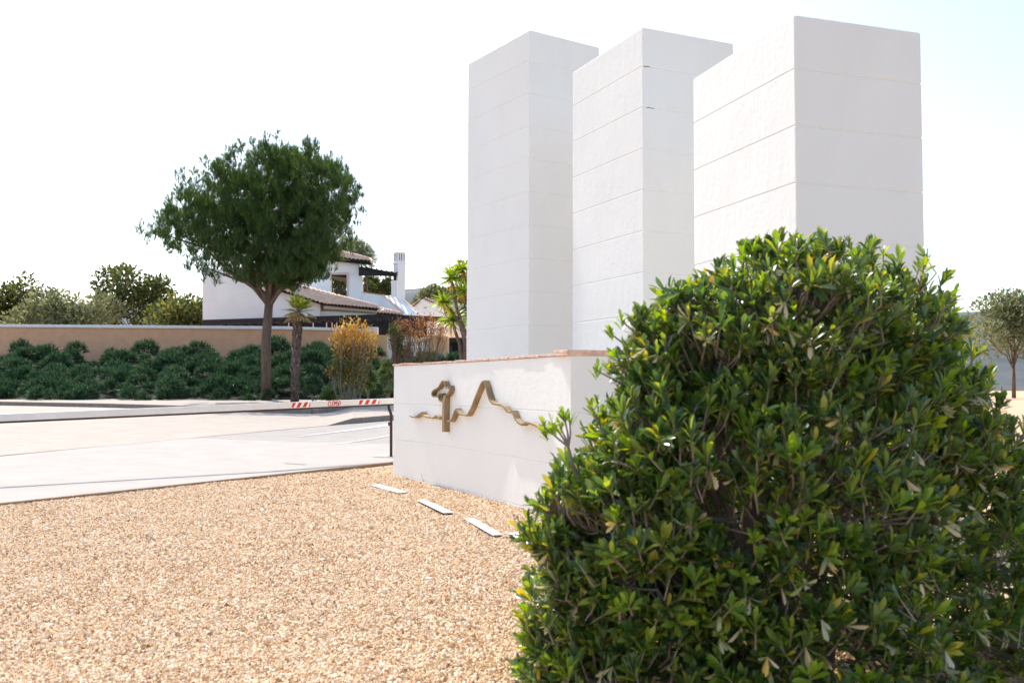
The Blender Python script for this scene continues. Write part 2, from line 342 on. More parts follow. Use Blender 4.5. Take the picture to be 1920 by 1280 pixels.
# ------------------------------------------------------------ towers
K = CH/1.6; CO = .63*K
def ring_profile(ztop, zlow, joints, g=.006, hw=.009, ch=.012):
    prof = [(zlow, 0)]
    for z in sorted(joints):
        prof += [(z-hw*1.3, 0), (z-hw*.4, g), (z+hw*.4, g), (z+hw*1.3, 0)]
    return prof+[(ztop-ch, 0), (ztop, ch)]
def prism_tower(name, foot, ztop, j0, label):
    root = empty(name, (foot[1][0], foot[1][1], 0), label, 'tower', 'three tall white towers behind the wall')
    joints = []; z = ztop-j0
    while z > .1: joints.append(z); z -= CO
    prof = ring_profile(ztop, -.05, joints); n = len(foot)
    # rounded plan corners
    plan = []
    for i in range(n):
        p, a, b = np.array(foot[i]), np.array(foot[i-1]), np.array(foot[(i+1) % n])
        u = (a-p)/np.linalg.norm(a-p); v = (b-p)/np.linalg.norm(b-p)
        for t in (0, .5, 1):
            q = p+u*.014*(1-t)**2+v*.014*t**2; plan.append((q, (u+v)))
    V = []; m_ = len(plan)
    for z, ins in prof:
        for q, d in plan: V.append((*(q+d*ins), z))
    Fs = [(j*m_+i, j*m_+(i+1) % m_, (j+1)*m_+(i+1) % m_, (j+1)*m_+i) for j in range(len(prof)-1) for i in range(m_)]
    mb = MB(); mb.add(V, Fs+[tuple((len(prof)-1)*m_+i for i in range(m_))])
    o = mb.build('tower_body', M['tower'], root)
    return root
def foot_from(Mxy, ang, La, Lb):
    u = np.array([math.cos(R(ang)), math.sin(R(ang))]); v = np.array([math.cos(R(ang-90)), math.sin(R(ang-90))])
    Mp = np.array(Mxy); return [Mp+u*La, Mp, Mp+v*Lb, Mp+v*Lb+u*La]
LA, LB = 2.30*K, 1.69*K
def solve_left(Mp, colL, La):        # direction so that the far-left corner falls on image column colL
    best = None
    for a in np.linspace(95, 135, 801):
        q = Mp[:2]+La*np.array([math.cos(R(a)), math.sin(R(a))]); d = np.array([q[0], q[1], 3.]) - [0, 0, CH]
        c = 960+FPX*(d@RR)/(d@F_); e = abs(c-colL)
        if best is None or e < best[0]: best = (e, a)
    return best[1]
T = []
m1 = at(993, 56, 17.75*K); a1 = solve_left(m1, 875.0, LA)
m2 = at(1205, 50.8, 14.2*K); a2 = solve_left(m2, 1073.5, LA)
p3 = at(1299.5, 148.5, 12.43*K); a3 = 107.6
m3 = np.array([*(p3[:2]-LA*np.array([math.cos(R(a3)), math.sin(R(a3))])), p3[2]])
print('tower angles', a1, a2, 'heights', m1[2], m2[2], p3[2])
prism_tower('tall_tower', foot_from(m1[:2], a1, LA, LB), m1[2], .585*K, 'tallest white rendered tower, leftmost and farthest of the three')
t2 = prism_tower('tall_tower', foot_from(m2[:2], a2, LA, LB), m2[2], .60*K, 'white rendered tower standing between two others, middle height')
vd = np.array([math.cos(R(a2-90)), math.sin(R(a2-90)), 0]); nd = np.array([-math.cos(R(a2)), -math.sin(R(a2)), 0])
for k_, (l0, l1, hh_) in enumerate(((.02, .10, .011), (.05, .16, .006))):       # chipped render at the upper joints
    z_ = m2[2]-.60*K-k_*CO; mb = MB(); q_ = np.array([m2[0], m2[1], z_-.004]); prev_ = q_+vd*l0
    for i_ in range(5):
        nx_ = q_+vd*(l0+(l1-l0)*(i_+1)/5)+[0, 0, rnd.uniform(-.006, .006)]; mb.bar(prev_-nd*.002, nx_-nd*.002, .006, hh_*rnd.uniform(.4, 1)); prev_ = nx_
    mb.build('chipped_joint', M['twig'], t2)
prism_tower('tall_tower', foot_from(m3[:2], a3, LA, LB), p3[2], .60*K, 'shortest and nearest white tower, partly hidden by the green bush')

# ------------------------------------------------------------ low sign wall (gently curved)
WL = G(737, 893); WR = np.array([.563, 9.1, 0]); WR = np.array([*at(1070, 700, 9.12)[:2], 0])
chord = WR[:2]-WL[:2]; CL = np.linalg.norm(chord); cu = chord/CL; cn = np.array([cu[1], -cu[0]])   # cn: outward, towards the viewer's left
if cn[0] > 0: cn = -cn
half = R(4.4); RAD = CL/2/math.sin(half); sag0 = RAD*math.cos(half)
def wp(s, off=0.0):      # s 0..1 along the wall left->right, off outward
    a = -half+2*half*s; c = (WL[:2]+WR[:2])/2+cn*sag0
    return c+(RAD-off)*(math.sin(a)*cu-math.cos(a)*cn)
print('wall', WL, WR, 'phi', math.degrees(math.atan2(-cu[1], -cu[0])))
WH = (893-683)/166*CH-.03
wall = empty('sign_wall', (*wp(.5), 0), 'low white rendered wall with terracotta coping carrying the bronze outline', 'wall')
nrm_r = np.array([math.cos(R(20)), math.sin(R(20))])
RET = 1.55; TH = .36
path = [wp(s) for s in np.linspace(0, 1, 41)]
pR = path[-1]+nrm_r*RET
inner = [wp(s, -TH) for s in np.linspace(0, 1-.045, 30)][::-1]
retin = [pR+np.array([-.33, .94])*.3, inner[0]+nrm_r*.05]
plan = path+[pR, retin[0]]+inner
jn_z = [1.067, .545, .035]
prof = ring_profile(WH, -.08, jn_z, .006, .006, .004)
m_ = len(plan); V = []
def inset(plan, d):
    out = []; n = len(plan)
    for i in range(n):
        a, p, b = plan[i-1], plan[i], plan[(i+1) % n]
        e1 = (p-a)/np.linalg.norm(p-a); e2 = (b-p)/np.linalg.norm(b-p)
        n1 = np.array([-e1[1], e1[0]]); n2 = np.array([-e2[1], e2[0]]); nn_ = n1+n2; L = nn_@nn_
        out.append(p+nn_*d*2/max(L, .5))
    return out
ar = sum(plan[i-1][0]*plan[i][1]-plan[i][0]*plan[i-1][1] for i in range(m_))
sg = 1 if ar > 0 else -1
for z, ins in prof:
    for q in inset(plan, sg*ins): V.append((*q, z))
Fs = [(j*m_+i, j*m_+(i+1) % m_, (j+1)*m_+(i+1) % m_, (j+1)*m_+i) for j in range(len(prof)-1) for i in range(m_)]
mb = MB(); mb.add(V, Fs+[tuple((len(prof)-1)*m_+i for i in range(m_))]); mb.build('wall_body', M['render'], wall)
# coping: thin clay tiles, slightly uneven
mb = MB(); s = -.004
arcL = RAD*2*half
while s < 1.0:
    L = rnd.uniform(.24, .30)/arcL; s2 = min(s+L, 1.004); ov = .013+rnd.uniform(-.005, .006); z0 = WH+.002+rnd.uniform(0, .004); th = .024+rnd.uniform(-.003, .004); gap = .004/arcL
    a0, a1_, b1, b0 = wp(s+gap, ov), wp(s2-gap, ov+rnd.uniform(-.004, .004)), wp(s2-gap, -TH-.02), wp(s+gap, -TH-.02)
    ti = rnd.uniform(-.004, .004)
    mb.add([(*a0, z0), (*a1_, z0+ti*.5), (*b1, z0), (*b0, z0), (*a0, z0+th), (*a1_, z0+th+ti), (*b1, z0+th), (*b0, z0+th)], [(3, 2, 1, 0), (4, 5, 6, 7), (0, 1, 5, 4), (1, 2, 6, 5), (2, 3, 7, 6), (3, 0, 4, 7)])
    s = s2
t = 0
ed = np.array([-.358, .934])      # along the return inwards
q0 = wp(1.0, .02)
while t < RET:
    L = rnd.uniform(.24, .30); t2 = min(t+L, RET+.02); z0 = WH+.024+rnd.uniform(0, .004); ov = .02+rnd.uniform(-.006, .006)
    a0 = path[-1]+nrm_r*(t-.05+.003)-ed*ov; a1_ = path[-1]+nrm_r*(t2-.05-.003)-ed*ov; b1 = a1_+ed*.34; b0 = a0+ed*.34
    mb.add([(*a0, z0), (*a1_, z0), (*b1, z0), (*b0, z0), (*a0, z0+.03), (*a1_, z0+.03), (*b1, z0+.03), (*b0, z0+.03)], [(3, 2, 1, 0), (4, 5, 6, 7), (0, 1, 5, 4), (1, 2, 6, 5), (2, 3, 7, 6), (3, 0, 4, 7)])
    a0 = a0-[0, 0]; mb.add([(*(a0+ed*.008), WH+.001), (*(a1_+ed*.008), WH+.001), (*b1, WH+.001), (*b0, WH+.001), (*(a0+ed*.008), z0-.002), (*(a1_+ed*.008), z0-.002), (*b1, z0-.002), (*b0, z0-.002)], [(3, 2, 1, 0), (4, 5, 6, 7), (0, 1, 5, 4), (1, 2, 6, 5), (2, 3, 7, 6), (3, 0, 4, 7)])
    t = t2
mb.build('coping', M['coping'], wall, bevel=.003)

# bronze outline sculpture on the wall
DEP = .076
def on_wall(x, y, off):
    d = ray(x, y); lo, hi = 0., 1.
    c = (WL[:2]+WR[:2])/2+cn*sag0; r = RAD-off; o2 = -c; dd = d[:2]
    A = dd@dd; B = 2*o2@dd; Cc = o2@o2-r*r; disc = B*B-4*A*Cc
    ts = [(-B-math.sqrt(disc))/2/A, (-B+math.sqrt(disc))/2/A]
    best = None
    for t_ in ts:
        p = dd*t_; v = p-c; a = math.atan2(v@cu, -(v@cn)); sx = (a+half)/(2*half)
        if t_ > 0 and (best is None or abs(sx-.5) < abs(best[0]-.5)): best = (sx, CH+d[2]*t_)
    return best
def ribbon(name, pts, wd, parent, closed=False, off0=.004):
    fr = [on_wall(x, y, DEP) for x, y in pts]
    P2 = [np.array([s_*arcL, z_]) for s_, z_ in fr]; n = len(P2)
    L, Rr = [], []
    for i in range(n):
        a = P2[i-1] if (i > 0 or closed) else P2[i]; b = P2[(i+1) % n] if (i < n-1 or closed) else P2[i]
        d = b-a; d = d/(np.linalg.norm(d)+1e-9); nn_ = np.array([-d[1], d[0]]); wv = wd[i] if hasattr(wd, '__len__') else wd
        L.append(P2[i]+nn_*wv/2); Rr.append(P2[i]-nn_*wv/2)
    V = []
    for q in L+Rr:
        V.append((*wp(q[0]/arcL, DEP), q[1]))
    for q in L+Rr: V.append((*wp(q[0]/arcL, off0), q[1]))
    Fs = []; rg = range(n if closed else n-1)
    for i in rg:
        j = (i+1) % n
        Fs += [(i, j, n+j, n+i), (2*n+i, 3*n+i, 3*n+j, 2*n+j), (i, 2*n+i, 2*n+j, j), (n+i, n+j, 3*n+j, 3*n+i)]
    if not closed: Fs += [(0, n, 3*n, 2*n), (n-1, 3*n-1, 4*n-1, 2*n-1)]
    mb = MB(); mb.add(V, Fs); return mb.build(name, M['bronze'], parent)
sc = empty('outline_sculpture', (*wp(.45, DEP/2), 1.0), 'bronze ribbon outline of a tree and a mountain range fixed to the white wall', 'sculpture')
c6 = lambda L: [(750+x/10.667, 700+y/10.667) for x, y in L]
c4 = lambda L: [(730+x/3.765, 640+y/3.765) for x, y in L]
land = c6([(175, 842), (235, 868), (288, 878), (335, 850), (370, 815), (400, 802), (424, 778), (448, 835), (500, 862), (560, 882), (610, 872), (640, 892), (690, 868), (712, 838), (745, 868), (785, 915), (838, 912)])
ribbon('left_ridge', land, [.006]+[.018]*(len(land)-1), sc)
land2 = c6([(932, 950), (985, 955), (1012, 935), (1050, 845), (1085, 745), (1112, 712), (1140, 760), (1180, 812), (1240, 822), (1318, 840), (1345, 822)])+c4([(575, 470), (600, 405), (622, 350), (640, 308), (650, 288), (664, 280), (678, 318), (690, 372), (704, 412), (722, 436), (748, 444), (782, 448), (805, 462), (826, 494), (845, 500), (862, 492), (874, 520), (885, 548), (905, 572), (930, 588), (956, 572), (985, 576), (1020, 590), (1050, 604), (1085, 616)])
ribbon('mountain_ridge', land2, .02, sc)
trunk = c6([(864, 1168), (862, 960), (864, 760), (866, 640), (872, 520), (885, 462)])
ribbon('tree_trunk', trunk, [.075, .075, .072, .07, .07, .075], sc)
crown = c6([(905, 455), (925, 425), (962, 385), (985, 330), (985, 290), (975, 252), (945, 288), (912, 285), (895, 262), (888, 215), (872, 165), (852, 146), (830, 165), (800, 212), (768, 268), (735, 300), (690, 322), (650, 350), (628, 390), (628, 432), (655, 462), (700, 462), (742, 446), (762, 462), (772, 520), (800, 548), (850, 560)])
ribbon('tree_crown', crown, .018, sc)
ribbon('crown_notch', c6([(772, 445), (778, 405), (815, 402), (828, 440), (815, 490), (845, 520)]), .014, sc)

# ------------------------------------------------------------ cream light covers in the gravel
cz = lambda L: [(680+x/6.4, 890+y/6.4) for x, y in L]
strips = [([(100, 121), (190, 108), (535, 200), (435, 212)], 'farthest of the cream strips lying in the gravel', .032, .03),
          ([(655, 300), (740, 294), (1095, 446), (970, 450)], 'cream strip with a raised dark end lying between two others in the gravel', .04, .035),
          ([(1220, 521), (1340, 519), (1685, 712), (1560, 716)], 'cream strip with a dark screw hole, nearest fully visible one in the gravel', .034, .035),
          ([(1745, 690), (1840, 685), (2250, 900), (2120, 905)], 'cream strip half hidden under the green bush', .05, .035)]
for pts, lab, h, sink in strips:
    P4 = [G(x, y, h) for x, y in cz(pts)]; c = sum(P4)/4
    root = empty('ground_light_cover', (c[0], c[1], 0), lab, 'light cover', 'cream strips in a row in the gravel')
    mb = MB(); mb.prism(P4, (0, 0, -.008)); mb.build('cover_plate', M['strip'], root, bevel=.002)
    mb = MB(); Q = [c+(p-c)*.93+np.array([0, 0, -.0085]) for p in P4]; mb.prism(Q, (0, 0, -.04)); mb.build('casing', M['dark'], root)
    for tt in (.12, .6):
        mb = MB()
        q = (P4[0]*(1-tt)+P4[3]*tt+P4[1]*(1-tt)+P4[2]*tt)/2+np.array([0, 0, .0005]); mb.tube([q, q+[0, 0, .003]], .007, 10)
        mb.build('screw', M['dark'], root)

# ------------------------------------------------------------ road barrier
bp_ = G(734, 856); bar_r = at(745, 751, bp_[1]+.02); bar_l = at(533, 760, 15.6)
dirb = (bar_l-bar_r); ext = bar_r+dirb*3.55
root = empty('road_barrier', (bar_r[0], bar_r[1], bp_[2]), 'white boom barrier with red striped patches across the road', 'barrier')
mb = MB(); mb.bar(bar_r, ext, .045, .10); mb.build('boom', M['armwhite'], root, bevel=.006)
mb = MB(); mb.bar(bar_r+[0, 0, -.065], ext+[0, 0, -.065], .038, .026); mb.build('rubber_edge', M['brown'], root)
ul = dirb/np.linalg.norm(dirb)                  # along the boom, to the left
nf = np.cross(ul, [0, 0, 1.]); nf /= np.linalg.norm(nf)
if nf[1] > 0: nf = -nf
upb = np.array([0, 0, 1.])
def on_boom(x, y):     # point of the boom's front face seen at image position, returned as (u, v) metres
    d = ray(x, y); o3 = bar_r+nf*.0235; tpar = ((o3-np.array([0, 0, CH]))@nf)/(d@nf); p = np.array([0, 0, CH])+d*tpar-o3
    u = p@ul; return u, (p-ul*u)@upb
def boom_poly(mb, uv, lift=.001):
    o3 = bar_r+nf*(.0235+lift); P_ = [o3+ul*u+upb*v for u, v in uv]; mb.prism(P_, -nf*.0008)
M['boomwhite'] = mat('white_reflective_film', (.86, .84, .80), None, rough=.4)
for (x0, y0, x1, y1, yt0, yt1) in ((546.5, 759, 582, 757, 0, 0), (672.5, 752.5, 711.5, 751, 0, 0)):
    u0, _ = on_boom(x0, y0); u1, _ = on_boom(x1, y1); u0, u1 = -abs(u0), -abs(u1)
    a, b = (abs(u0), abs(u1)) # a larger = left
    W_ = a-b; hh = .042
    mb = MB(); boom_poly(mb, [(b, -hh), (a, -hh), (a, hh), (b, hh)], .0008); pf = mb.build('reflective_patch', M['boomwhite'], root)
    mb = MB(); nS = 3; slant = .045
    step = (W_-.01)/nS
    for k in range(nS+1):
        lo = a-.004-k*step; pl = [(lo, -hh+.003), (lo-step*.56, -hh+.003), (lo-step*.56-slant, hh-.003), (lo-slant, hh-.003)]
        pl = [(min(max(u+.03, b+.003), a-.003), v) for u, v in pl]
        if abs(pl[0][0]-pl[1][0]) > .004 or abs(pl[2][0]-pl[3][0]) > .004: boom_poly(mb, pl, .0022)
    for e in (hh-.003,): pass
    mb.build('red_stripes', M['red'], pf)
# lettering strokes (cells 1 wide, 1.5 high)
LET = {'C': [[(1, 1.5), (.35, 1.5), (0, 1.1), (0, .35), (.3, 0), (1, 0)]], 'L': [[(0, 1.5), (0, .3), (.25, 0), (.95, 0)]],
       'E': [[(1, 1.5), (0, 1.5), (0, 0), (1, 0)], [(0, .75), (.85, .75)]], 'M': [[(0, 0), (0, 1.5), (.55, .7), (1.1, 1.5), (1.1, 0)]],
       'S': [[(1, 1.5), (.2, 1.5), (0, 1.25), (0, .95), (.2, .8), (.8, .75), (1, .5), (1, .2), (.8, 0), (0, 0)]], 'A': [[(0, 0), (0, 1.1), (.35, 1.5), (.75, 1.5), (1, 1.1), (1, 0)], [(0, .6), (1, .6)]]}
u0 = abs(on_boom(615.5, 756)[0]); u1 = abs(on_boom(638, 755)[0]); mb = MB()
word = 'CLEMSA'; tot = sum(1.1 if c == 'M' else 1 for c in word)+.34*5; cw = (u0-u1)/tot; x = 0; ch_ = .074/1.5
for c in word:
    for st in LET[c]:
        for (xa, ya), (xb, yb) in zip(st[:-1], st[1:]):
            A_ = np.array([u0-(x+xa)*cw, -.037+ya*ch_]); B_ = np.array([u0-(x+xb)*cw, -.037+yb*ch_]); d = B_-A_; d = d/np.linalg.norm(d); nn_ = np.array([-d[1], d[0]])*.0062
            A_ = A_-d*.003; B_ = B_+d*.003
            boom_poly(mb, [tuple(A_-nn_), tuple(B_-nn_), tuple(B_+nn_), tuple(A_+nn_)], .0012)
    x += (1.1 if c == 'M' else 1)+.34
mb.build('lettering', M['red'], root, fix=True)
# tip support post
post = empty('barrier_post', bp_, 'dark brown steel rest post under the barrier tip, beside the white wall', 'post')
px_ = lambda x, y: at(x, y, bp_[1])
mb = MB(); mb.bar(px_(733.4, 856), px_(733.4, 776), .045, .05); mb.bar(px_(733.4, 776.5), px_(729, 764), .045, .05); mb.bar(px_(729, 764.5), px_(729, 758.5), .045, .05)
mb.build('upright', M['brown'], post, bevel=.003)
mb = MB(); mb.bar(px_(726, 758.6), px_(738, 757.8), .07, .02); mb.bar(px_(726.6, 758), px_(726.6, 756.4), .02, .01); mb.build('cradle', M['brown'], post)
mb = MB(); mb.bar(px_(729.7, 791), px_(729.7, 797.5), .035, .05); mb.build('lock_box', M['brown'], post, bevel=.003)
mb = MB(); mb.bar(px_(733.4, 856.2), px_(733.4, 855), .12, .12); mb.build('base_plate', M['brown'], post)
# drive cabinet at the far left end of the boom
cb = np.array([ext[0], ext[1], gz(ext[1])])
cab = empty('barrier_cabinet', cb, 'white barrier drive cabinet at the hinge end of the boom', 'cabinet')
mb = MB(); mb.box(cb[0]-.45, cb[0]-.05, cb[1]-.02, cb[1]+.33, cb[2], cb[2]+1.02); mb.build('housing', M['armwhite'], cab, bevel=.02)
mb = MB(); mb.box(cb[0]-.47, cb[0]-.03, cb[1]-.04, cb[1]+.35, cb[2]+1.021, cb[2]+1.07); mb.build('cabinet_lid', M['red'], cab, bevel=.015)

# ------------------------------------------------------------ villa
HX = lambda x, Y: at(x, 600, Y)[0]
villa = empty('white_villa', gat(640, 56), 'white villa with clay tile roofs, slotted chimney and black timber pergolas', 'house')
def wallpx(name, pts, Y, th, mt=None, parent=villa, bevel=0):
    mb = MB(); mb.px(pts, Y, th); return mb.build(name, mt or M['house'], parent, bevel=bevel)
# upper storey: wall pieces round the open porch and the terrace opening
mb = MB()
mb.px([(560, 480), (619.5, 488), (619.5, 556), (560, 556)], 60, .5)
mb.px([(619.9, 488), (673, 492), (673, 514), (619.9, 514)], 60, .5)
mb.px([(650, 514.3), (673, 514.3), (673, 517), (678.6, 517.4), (678.6, 548.7), (678.6, 575), (650, 572)], 60, .5)
mb.px([(619.8, 556.3), (650-.2, 556.3), (650-.2, 572), (619.8, 566)], 60, .5)
mb.px([(679, 548.7), (718, 553.8), (753, 583.5), (753, 592), (679, 592)], 60, .5)
mb.px([(380, 500), (559.6, 530), (559.6, 598), (380, 598)], 61, .5)
mb.build('upper_wall', M['house'], villa)
mb = MB(); mb.px([(643, 510.6), (653.3, 510.6), (653.3, 560), (650.1, 560), (650.1, 514.2), (643, 514.2)], 59.93, .1); mb.px([(612, 514.4), (643, 514.4), (643, 510.6), (612, 512)], 59.93, .1); mb.build('opening_frame', M['pinkframe'], villa)
mb = MB(); mb.px([(618, 514.5), (649.8, 514.5), (649.8, 521), (618, 517)], 60.3, 3.0)
for q in range(5): mb.px([(619+6*q, 516), (620.8+6*q, 516), (620.8+6*q, 524), (619+6*q, 524)], 62.2, .1)
mb.build('porch_beam', M['blackwood'], villa)
mb = MB(); mb.px([(617, 560), (649.5, 560), (649.5, 572), (617, 566)], 64, .3); mb.build('terrace_wall', M['house'], villa)
mb = MB()
for q in range(13): a = at(620+q*2.3, 561, 60.2); mb.tube([a, a+[0, 0, .75]], .012, 5)
mb.bar(at(619.6, 538, 60.2), at(649.8, 537, 60.2), .04, .03); mb.build('railing', M['dark'], villa)
# sloping white buttress with tiled edges
def slopebox(): 
    a = at(718, 553.8, 60); b = at(756, 587, 58.4); c = at(794, 594.5, 59.8); d = at(745.5, 553.8, 62.4)
    mb = MB(); mb.add([a, b, c, d, a-[0, 0, 3], b-[0, 0, 2.2], c-[0, 0, 2.2], d-[0, 0, 3]], [(0, 1, 2, 3), (0, 4, 5, 1), (1, 5, 6, 2), (2, 6, 7, 3), (3, 7, 4, 0), (7, 6, 5, 4)])
    mb.build('stair_parapet', M['house'], villa)
    mb = MB(); mb.bar(a+[0, 0, .03], b+[0, 0, .03], .14, .06); mb.bar(d+[0, 0, .03], c+[0, 0, .03], .14, .06); mb.bar(at(679, 548.5, 60.1), at(718, 553.6, 60.1), .3, .05)
    mb.build('tile_edging', M['coping'], villa)
slopebox()
# chimney, turned so that a corner faces the viewer
def chimney():
    cc = at(748.6, 520, 61.6); zt = at(748, 471, 61)[2]; zb = at(748, 585, 61)[2]; zl = at(748, 492, 61)[2]
    u = np.array([math.cos(R(38)), math.sin(R(38)), 0]); v = np.array([-math.sin(R(38)), math.cos(R(38)), 0]); h = .285
    mb = MB(); mb.obox((cc[0], cc[1], (zb+zl-.05)/2), u*h, v*h, [0, 0, (zl-.05-zb)/2]); ch_o = mb.build('chimney', M['house'], villa)
    mb = MB(); mb.obox((cc[0], cc[1], zl), u*(h+.05), v*(h+.05), [0, 0, .05]); mb.build('chimney_ledge', M['house'], ch_o)
    mb = MB(); n = 4; zc0, zc1 = zl+.051, zt-.09
    mb.obox((cc[0], cc[1], zc0+.06), u*h, v*h, [0, 0, .06]); mb.obox((cc[0], cc[1], zt-.045), u*(h+.02), v*(h+.02), [0, 0, .045])
    for side in range(4):
        a_, b_ = [(u, v), (v, -u), (-u, -v), (-v, u)][side]
        for k in range(n):
            t = -1+2*k/(n-1); p = a_*(h-.04)+b_*(t*(h-.042)); mb.obox((cc[0]+p[0], cc[1]+p[1], (zc0+.12+zc1)/2), a_*.038, b_*.036, [0, 0, (zc1-zc0-.12)/2-.001])
    mb.build('chimney_cap', M['house'], ch_o)
    mb = MB(); mb.obox((cc[0], cc[1], (zc0+zc1)/2), u*(h-.12), v*(h-.12), [0, 0, (zc1-zc0)/2-.06]); mb.build('chimney_flue', mat('flue_grey', (.3, .3, .31), None), ch_o)
chimney()
mb = MB(); mb.px([(733.6, 525.8), (744.6, 525.8), (744.6, 556), (733.6, 556)], 59.4, .4); mb.build('terrace_pillar', M['house'], villa)
# upper pergola
mb = MB(); mb.px([(672.4, 500), (690, 501.5), (743, 511.5), (743, 518.3), (700, 516.6), (672.4, 517)], 59.3, .12); mb.px([(737.5, 511), (742.8, 511), (742.8, 525.6), (737.5, 525.6)], 59.5, .15)
for k in range(8):
    t = k/7; x = 676+t*66; y = 498.5+t*12.5; a = at(x, y+2, 59.2); mb.bar(a+[.12, -.35, 0], a+[-.5, 3.6, .12], .08, .16)
mb.px([(672.4, 503), (745, 510), (748.4, 510.4), (748.4, 514.4), (672.4, 509)], 62, .12)
mb.build('roof_pergola', M['blackwood'], villa)
# tiled roofs
def tile_roof(name, A, B, D, Cc, cols, rows, amp=.08, parent=villa, th=.05):
    """A-B eave (left,right), D-C upper edge (left,right): barrel tiles running up the slope"""
    A, B, Cc, D = [np.array(p, float) for p in (A, B, Cc, D)]
    nrm = np.cross(B-A, D-A); nrm /= np.linalg.norm(nrm); nrm = nrm if nrm[2] > 0 else -nrm
    seg = 6; V = []; nu = cols*seg+1; vrows = []
    for r_ in range(rows):
        for e in (0, 1):
            vrows.append(((r_+e)/rows, r_, e))
    jit = [[rnd.uniform(-.018, .018) for _ in range(cols+1)] for _ in range(rows)]
    for vv, r_, e in vrows:
        for i in range(nu):
            uu = i/(nu-1); ph = i/seg; hgt = amp*abs(math.sin(math.pi*ph))**.7
            base = A*(1-uu)*(1-vv)+B*uu*(1-vv)+D*(1-uu)*vv+Cc*uu*vv
            V.append(base+nrm*(hgt+(.016 if e == 0 else 0)+jit[r_][int(ph)]*.5+.02))
    Fs = [(j*nu+i, j*nu+i+1, (j+1)*nu+i+1, (j+1)*nu+i) for j in range(len(vrows)-1) for i in range(nu-1)]
    o = npmesh(name, V, Fs, M['tile'], parent); o.modifiers.new('thick', 'SOLIDIFY').thickness = .03
    mb = MB(); q = [A, B, Cc, D]; mb.prism([p-nrm*.03 for p in q], -nrm*th); mb.build('roof_deck', M['dark'], o)  # deck coloured near black as the shade inside the tile holes
    return o
tile_roof('upper_roof', at(560, 474, 59), at(697, 490.3, 59.3), at(575, 459, 61.2), at(691, 484.3, 60.6), 18, 7)
mb = MB(); mb.tube([at(573, 460, 61), at(651, 473.4, 61), at(694, 485.5, 60.3)], .09, 8); mb.tube([at(694, 485.6, 60.3), at(697.5, 491, 59.2)], .1, 8); mb.build('ridge_tiles', M['tile'], villa)
mb = MB()
mb.px([(560, 479.5), (636, 485.5), (696, 492.4), (696, 495.6), (673, 494.3), (560, 483.5)], 59.5, .15)
for k in range(6): a = at(632+k*12, 489+k*1.3, 59.6); mb.bar(a+[0, -.25, 0], a+[0, .6, .05], .1, .12)
mb.build('eave_beams', M['blackwood'], villa)
tile_roof('lower_roof', at(440, 517.5, 54.6), at(607, 570, 54.3), at(440, 503, 56.6), at(640, 556, 56.7), 22, 6)
tile_roof('lower_roof', at(607, 570, 54.3), at(709, 579, 54.6), at(640, 556, 56.7), at(711, 574.5, 56.2), 16, 6)
tile_roof('lean_to_roof', at(705.5, 586.5, 53.9), at(757, 591.5, 54.1), at(712, 577.5, 56.2), at(752, 587, 55.6), 8, 4)
# walls below the lower roof
mb = MB(); mb.px([(440, 520), (640, 560), (711, 577), (711, 600), (440, 600)], 56.9, 3.0); mb.build('terrace_slab', M['house'], villa)
mb = MB(); mb.px([(380, 512), (440, 521), (600, 569.6), (600, 604), (380, 606)], 54.8, 1.2); mb.build('lower_wall', M['house'], villa)
mb = MB(); mb.px([(600.3, 570), (706, 580.5), (706, 596), (600.3, 604)], 55.6, .6); mb.build('recessed_wall', M['house'], villa)
mb = MB(); mb.px([(601, 583), (706, 589), (706, 596), (601, 602)], 55.1, .49); mb.build('cornice', M['house'], villa)
mb = MB(); mb.px([(608, 573), (706, 582.5), (706, 585), (606, 578)], 54.9, .69); mb.build('cornice', M['house'], villa)
# long black pergola / near-black sheet painted as the shade of the terrace
mb = MB(); mb.bar(at(380, 604.5, 51), at(708, 594, 52), .12, .28); mb.bar(at(706, 593.5, 52.1), at(830, 598.5, 52.4), .12, .28)
for k in range(22):
    a = at(395+k*19.5, 603.5-k*.45, 51.2); mb.bar(a, a+[0, 2.6, .0], .07, .13)
mb.build('terrace_pergola', M['blackwood'], villa)
mb = MB(); mb.px([(380, 607), (707, 594), (800, 598), (800, 632), (706.9, 632), (706.9, 624), (380, 618)], 53.9, .15); mb.build('terrace_shade_sheet', M['shade'], villa)
for x in (541, 587, 612, 622.5, 631):
    mb = MB(); mb.px([(x-.8, 604.5), (x+.8, 604.5), (x+.8, 618), (x-.8, 618)], 51.5, .1); mb.build('terrace_post', M['pinkframe'], villa)
# garden walls
gw = empty('garden_wall', gat(600, 49.5), 'ochre garden wall with white coping behind the green junipers', 'wall')
mb = MB(); mb.px([(-150, 612), (533, 617.5), (690, 621.5), (690, 690), (-150, 690)], 49.5, .35); mb.build('wall_body', M['ochre'], gw)
mb = MB(); mb.px([(-150, 606.5), (533, 611.7), (690, 616.4), (690, 621.2), (533, 617.2), (-150, 611.7)], 49.4, .5); mb.build('coping', M['house'], gw, bevel=.01)
mb = MB(); mb.px([(688.2, 612.5), (706.8, 612.7), (706.8, 625.8), (690.3, 625.8), (690.3, 640), (688.2, 640)], 49.3, .6); mb.build('end_block', M['house'], gw)
mb = MB(); mb.px([(690.5, 626), (706.8, 626), (706.8, 627.5), (724, 628), (724, 690), (690.5, 690)], 49.6, .35); mb.build('orange_end', M['orange'], gw)
pw = empty('grey_wall', gat(732, 49.8), 'short pale grey wall between the ochre wall and the bare bush', 'wall')
mb = MB(); mb.px([(724.2, 627.5), (790, 631), (790, 690), (724.2, 690)], 49.9, .3); mb.build('wall_body', M['house'], pw); mb = MB(); mb.px([(724.2, 625), (790, 628.3), (790, 630.7), (724.2, 627.2)], 49.8, .5); mb.build('coping', M['kerb'], pw)
